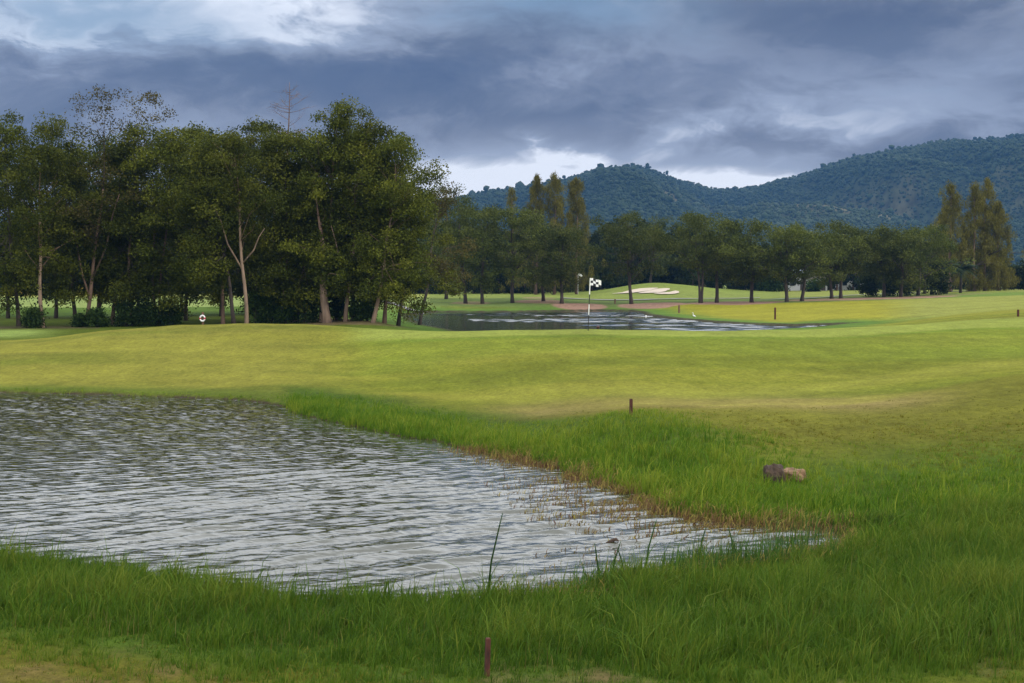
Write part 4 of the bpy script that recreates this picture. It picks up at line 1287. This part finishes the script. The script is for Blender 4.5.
for i in range(4):
    for j in range(3):
        b0 = len(V)
        for (di, dj) in ((0, 0), (1, 0), (1, 1), (0, 1)):
            s_, t_ = (i + di) / 4, (j + dj) / 3
            for yy in (0.0,):
                V.append((s_ * fw, 0.05 * math.sin(s_ * 7 + 1.5 * t_), -t_ * fh - 0.12 * s_ ** 1.5 + .02 * math.sin(s_ * 9)))
        Pq.append((b0, b0 + 1, b0 + 2, b0 + 3)); ck_ += [float((i + j) % 2 == 1 and (i, j) != (3, 0))] * 4
o = build('flag', V, Pq, m, r, attrs={'check': ck_})
so = o.modifiers.new('thickness', 'SOLIDIFY'); so.thickness = 0.006
o.location = (0.115, 0, Hf - .01)
# the cup
# flag on the far green
p = at(578, 292, 262); zf = gz(p[0], 262)
r = empty('flagstick', (p[0], 262, zf), 0, 'distant flagstick with pale flag on the far green', 'flagstick')
mb = MB(); mb.tube([(0, 0, -.1), (0, 0, 3.9)], .035, 6); mb.build('pole', M['white'], r)
mb = MB(); mb.tube([(0.08, 0, 3.7), (.4, .05, 3.55), (.75, 0, 3.3)], [.2, .22, .14], 4); fo = mb.build('flag', M['white'], r); fo.scale = (1, .12, 1)

# dark knob at the back of the green
p = at(598, 327, 76); z = gz(p[0], 76)
mb = MB(); mb.tube([(0, 0, -.1), (0, 0, .12), (0, 0, .2), (0, 0, .3), (0, 0, .38), (0, 0, .41)], [.04, .05, .13, .15, .10, .03], 10)
o = mb.build('marker', plain('dark maroon paint', (.05, .018, .02), .5), None, True); o.location = (p[0], 76, float(at(598, 329, 76)[2]) if True else z)
o.location.z = z; o.scale = (.62, .62, .62)
tag(o, 'small dark round marker at the back edge of the green', 'marker')

# life ring on its post
d = 98
p = at(203, 322, d); z = gz(p[0], d); zc = float(at(203, 318.3, d)[2])
mb = MB(); mb.box((-.07, -.05, -.3), (.07, .05, zc - z + .42)); post = mb.build('post', M['brown_stake']); post.location = (p[0], d, z)
tag(post, 'brown wooden post holding the life ring behind the mound', 'post')
V, Pq, cc = [], [], []
nA_, nB_ = 32, 10
for i in range(nA_):
    for j in range(nB_):
        A_, B_ = 2 * math.pi * i / nA_, 2 * math.pi * j / nB_
        rr = .24 + .075 * math.cos(B_)
        V.append((rr * math.sin(A_), .07 * math.sin(B_), rr * math.cos(A_) * 1.15))
        Pq.append((i * nB_ + j, i * nB_ + (j + 1) % nB_, ((i + 1) % nA_) * nB_ + (j + 1) % nB_, ((i + 1) % nA_) * nB_ + j))
r = empty('life_ring', (p[0], d - .14, zc), 0, 'white life ring with red bands hung on a post behind the mound', 'life ring'); r.scale = (.68, .68, .68)
build('ring', V, Pq, M['white'], r, True)
for i0 in (7, 23):
    V2 = []; P2 = []
    for i in range(4):
        for j in range(nB_):
            A_, B_ = 2 * math.pi * (i0 + i - 0.5) / nA_, 2 * math.pi * j / nB_
            rr = .24 + .082 * math.cos(B_)
            V2.append((rr * math.sin(A_), .077 * math.sin(B_), rr * math.cos(A_) * 1.15))
            if i < 3: P2.append((i * nB_ + j, i * nB_ + (j + 1) % nB_, (i + 1) * nB_ + (j + 1) % nB_, (i + 1) * nB_ + j))
    build('band', V2, P2, M['red'], r, True)


# rocks in the long grass
def rock(u, v, d, w, dp, h, matx, label, seed):
    rg = np.random.default_rng(seed)
    V, P = [], []
    nu, nv = 18, 10
    for j in range(nv + 1):
        for i in range(nu):
            th, ph_ = math.pi * j / nv, 2 * math.pi * i / nu
            q = np.array([math.sin(th) * math.cos(ph_), math.sin(th) * math.sin(ph_), math.cos(th)])
            q = np.sign(q) * np.abs(q) ** 0.75
            k_ = 1 + .18 * math.sin(4 * q[0] + seed) * math.cos(5 * q[1] + 2 * q[2]) + rg.uniform(-.05, .05)
            V.append(q * k_ * np.array([w / 2, dp / 2, h / 2]))
            if j < nv: P.append((j * nu + i, (j + 1) * nu + i, (j + 1) * nu + (i + 1) % nu, j * nu + (i + 1) % nu))
    p = at(u, v, d); z = gz(p[0], d)
    o = build('rock', V, P, matx, smooth=False); o.location = (p[0], d, z + h * .28)
    return tag(o, label, 'rock')


rock(774, 478, 26.3, 0.38, 0.34, 0.42, M['rock_dark'], 'dark brown rock in the long grass touching a tan rock', 2)
rock(792, 478, 26.5, 0.50, 0.36, 0.28, M['rock_tan'], 'orange-tan rock in the long grass beside a dark rock', 5)

# egret on the shore
p = at(694, 322, 139); z = max(gz(p[0], 139), ZL - .03)
mb = MB()
mb.tube([(-.42, 0, .48), (-.2, 0, .55), (0.05, 0, .64), (.2, 0, .72), (.22, 0, .9), (.14, 0, 1.1), (.2, 0, 1.24), (.34, 0, 1.24), (.5, 0, 1.2)], [.02, .11, .15, .10, .05, .04, .045, .05, .012], 9)
r = empty('egret', (p[0], 139, z), 2.6, 'white wading bird standing at the lake edge by the point', 'bird')
mb.build('body', M['white'], r, True)
mb = MB()
for s_ in (-.05, .05): mb.tube([(0.02, s_, .56), (0.0, s_, .28), (.02, s_, -.05), (.12, s_, -.06)], .014, 5)
mb.build('legs', M['black'], r); r.scale = (.48, .48, .48)

# driftwood bit floating in the pond
p = at(612, 540, KW / (545 - VH)); 
mb = MB(); mb.tube([(-.09, 0, 0), (0, .01, .035), (.06, 0, .06), (.1, 0, .03)], [.012, .03, .025, .008], 6)
o = mb.build('driftwood', M['rock_dark']); o.location = (p[0], p[1], ZW + .005)
tag(o, 'small dark piece of driftwood in the water by the near reeds', 'driftwood')


# ------------------------------------------------------------------ haze
mb = MB(); mb.box((-5100, -40, -6.2), (5100, 4010, 620))
m = bpy.data.materials.new('haze'); m.use_nodes = True
m.node_tree.nodes.clear()
out = m.node_tree.nodes.new('ShaderNodeOutputMaterial'); pv = m.node_tree.nodes.new('ShaderNodeVolumePrincipled')
pv.inputs['Color'].default_value = (0.08, 0.20, 0.46, 1)
pv.inputs['Density'].default_value = 0.00018
m.node_tree.links.new(pv.outputs['Volume'], out.inputs['Volume'])
tag(mb.build('haze', m), kind='stuff')

# ------------------------------------------------------------------ world
SUN_EL, SUN_AZ = math.radians(33), math.radians(122)       # azimuth from north (+Y) clockwise: behind the viewer to the right
w = bpy.data.worlds.new('World'); S.world = w; w.use_nodes = True
nt = w.node_tree; N, L = nt.nodes, nt.links
N.clear()
wo = N.new('ShaderNodeOutputWorld')


def val(v):
    n = N.new('ShaderNodeValue'); n.outputs[0].default_value = v; return n.outputs[0]


def op(o, *args, clamp=False):
    n = N.new('ShaderNodeMath'); n.operation = o; n.use_clamp = clamp
    for i, a_ in enumerate(args):
        if isinstance(a_, (int, float)): n.inputs[i].default_value = a_
        else: L.new(a_, n.inputs[i])
    return n.outputs[0]


def smooth(x, a_, b_, lo=0.0, hi=1.0):
    n = N.new('ShaderNodeMapRange'); n.interpolation_type = 'SMOOTHSTEP'
    n.inputs['From Min'].default_value = a_; n.inputs['From Max'].default_value = b_; n.inputs['To Min'].default_value = lo; n.inputs['To Max'].default_value = hi
    L.new(x, n.inputs['Value']); return n.outputs['Result']


tc = N.new('ShaderNodeTexCoord')
sx = N.new('ShaderNodeSeparateXYZ'); L.new(tc.outputs['Generated'], sx.inputs[0])
az = op('ARCTAN2', sx.outputs['X'], sx.outputs['Y'])
el = op('ARCSINE', sx.outputs['Z'])


def cn(sa, se, off, detail=7, rough=0.55, dist=0.0, warp=None):
    cb_ = N.new('ShaderNodeCombineXYZ')
    x_, y_ = az, el
    if warp is not None:
        x_ = op('ADD', x_, op('MULTIPLY', op('SUBTRACT', warp, 0.5), 0.10)); y_ = op('ADD', y_, op('MULTIPLY', op('SUBTRACT', warp, 0.5), 0.05))
    L.new(op('MULTIPLY', x_, sa), cb_.inputs[0]); L.new(op('MULTIPLY', y_, se), cb_.inputs[1]); cb_.inputs[2].default_value = off
    n = N.new('ShaderNodeTexNoise'); n.inputs['Scale'].default_value = 1; n.inputs['Detail'].default_value = detail; n.inputs['Roughness'].default_value = rough; n.inputs['Distortion'].default_value = dist
    L.new(cb_.outputs[0], n.inputs['Vector']); return n.outputs['Fac']


w0 = cn(7, 16, 3.3, 3)
n1 = cn(7.5, 20, 4.9, 8, 0.55, 0.0, w0)       # broad cloud masses
n2 = cn(26, 46, 8.1, 7, 0.6, 0.0, w0)         # ragged detail
# warped direction for the soft masses below, so that their edges are ragged
wa = op('ADD', az, op('MULTIPLY', op('SUBTRACT', n2, 0.5), 0.12))
we = op('ADD', el, op('MULTIPLY', op('SUBTRACT', n1, 0.5), 0.075))
we = op('ADD', we, op('MULTIPLY', op('SUBTRACT', n2, 0.5), 0.03))


def mass(u, v, wu, wv, amp):
    """a bank of cloud centred in one direction of the sky"""
    a0, e0 = (u - 512) / F, (VH - v) / F
    p_ = op('POWER', op('DIVIDE', op('SUBTRACT', wa, a0), wu / F), 2.0)
    q_ = op('POWER', op('DIVIDE', op('SUBTRACT', we, e0), wv / F), 2.0)
    return op('MULTIPLY', op('EXPONENT', op('MULTIPLY', op('ADD', p_, q_), -1.0)), amp)


B = op('ADD', 0.57, op('MULTIPLY', op('SUBTRACT', n1, 0.5), 0.80))
B = op('ADD', B, op('MULTIPLY', op('SUBTRACT', n2, 0.5), 0.42))
B = op('ADD', B, op('MULTIPLY', op('SUBTRACT', smooth(op('ADD', n1, op('MULTIPLY', op('SUBTRACT', n2, 0.5), 0.35)), 0.42, 0.58), 0.5), 0.10))
for a_ in [(60, 20, 200, 45, 0.55), (280, 8, 130, 24, 0.26), (330, 80, 170, 42, -0.20), (60, 80, 120, 30, -0.06), (860, 20, 190, 45, -0.32), (780, 115, 170, 30, 0.13),
           (510, 180, 105, 24, 0.95), (715, 186, 90, 18, 0.95), (800, 128, 130, 16, 0.02), (580, 70, 120, 35, 0.0), (1000, 88, 40, 14, -0.12), (440, 130, 90, 20, -0.05)]:
    B = op('ADD', B, mass(*a_))
cr_ = N.new('ShaderNodeValToRGB')
el_ = cr_.color_ramp.elements
el_[0].position = 0.05; el_[0].color = (0.080, 0.082, 0.112, 1)
el_[1].position = 1.0; el_[1].color = (1.25, 1.28, 1.34, 1)
for ps, cl in ((0.35, (0.172, 0.176, 0.202, 1)), (0.55, (0.305, 0.314, 0.350, 1)), (0.78, (0.50, 0.54, 0.63, 1))):
    e = el_.new(ps); e.color = cl
L.new(B, cr_.inputs['Fac'])
# brighter veil of cloud overhead
up = smooth(el, 0.178, 0.32)
ov = N.new('ShaderNodeMixRGB'); L.new(up, ov.inputs['Fac']); L.new(cr_.outputs['Color'], ov.inputs['Color1'])
ovc = N.new('ShaderNodeMixRGB'); ovc.inputs['Color1'].default_value = (1.35, 1.38, 1.45, 1); ovc.inputs['Color2'].default_value = (2.1, 2.14, 2.22, 1)
L.new(smooth(cn(3, 3.5, 5.0, 5), 0.35, 0.65), ovc.inputs['Fac']); L.new(ovc.outputs['Color'], ov.inputs['Color2'])
bg_c = N.new('ShaderNodeBackground'); L.new(ov.outputs['Color'], bg_c.inputs['Color']); bg_c.inputs['Strength'].default_value = 1.0
sky = N.new('ShaderNodeTexSky'); sky.sky_type = 'NISHITA'; sky.sun_disc = False; sky.sun_elevation = SUN_EL; sky.sun_rotation = SUN_AZ
bg_s = N.new('ShaderNodeBackground'); L.new(sky.outputs['Color'], bg_s.inputs['Color']); bg_s.inputs['Strength'].default_value = 0.10
gapm = op('ADD', mass(560, 8, 130, 30, 0.85), mass(110, 28, 160, 30, 0.85))
gapm = op('ADD', gapm, op('MULTIPLY', smooth(n1, 0.60, 0.75), 0.2), clamp=True)
cover = op('SUBTRACT', 1.0, gapm, clamp=True)
ms = N.new('ShaderNodeMixShader'); L.new(cover, ms.inputs['Fac']); L.new(bg_s.outputs[0], ms.inputs[1]); L.new(bg_c.outputs[0], ms.inputs[2])
L.new(ms.outputs[0], wo.inputs['Surface'])
w.cycles.sampling_method = 'MANUAL'; w.cycles.sample_map_resolution = 512

sd = bpy.data.lights.new('sun', 'SUN'); sd.energy = 1.5; sd.angle = math.radians(10); sd.color = (1.0, 0.93, 0.80)
so = bpy.data.objects.new('sun', sd); C.objects.link(so)
dirv = Vector((math.sin(SUN_AZ) * math.cos(SUN_EL), math.cos(SUN_AZ) * math.cos(SUN_EL), math.sin(SUN_EL)))
so.rotation_euler = (-dirv).to_track_quat('-Z', 'Y').to_euler()
so.location = (30, -40, 60)

S.view_settings.view_transform = 'Standard'; S.view_settings.look = 'None'; S.view_settings.exposure = 0.20; S.view_settings.gamma = 1.0
S.view_settings.use_curve_mapping = False
S.render.engine = 'CYCLES'
S.cycles.use_denoising = True
S.cycles.max_bounces = 6; S.cycles.diffuse_bounces = 3; S.cycles.glossy_bounces = 3; S.cycles.transmission_bounces = 3; S.cycles.volume_bounces = 1
S.cycles.sample_clamp_indirect = 4.0
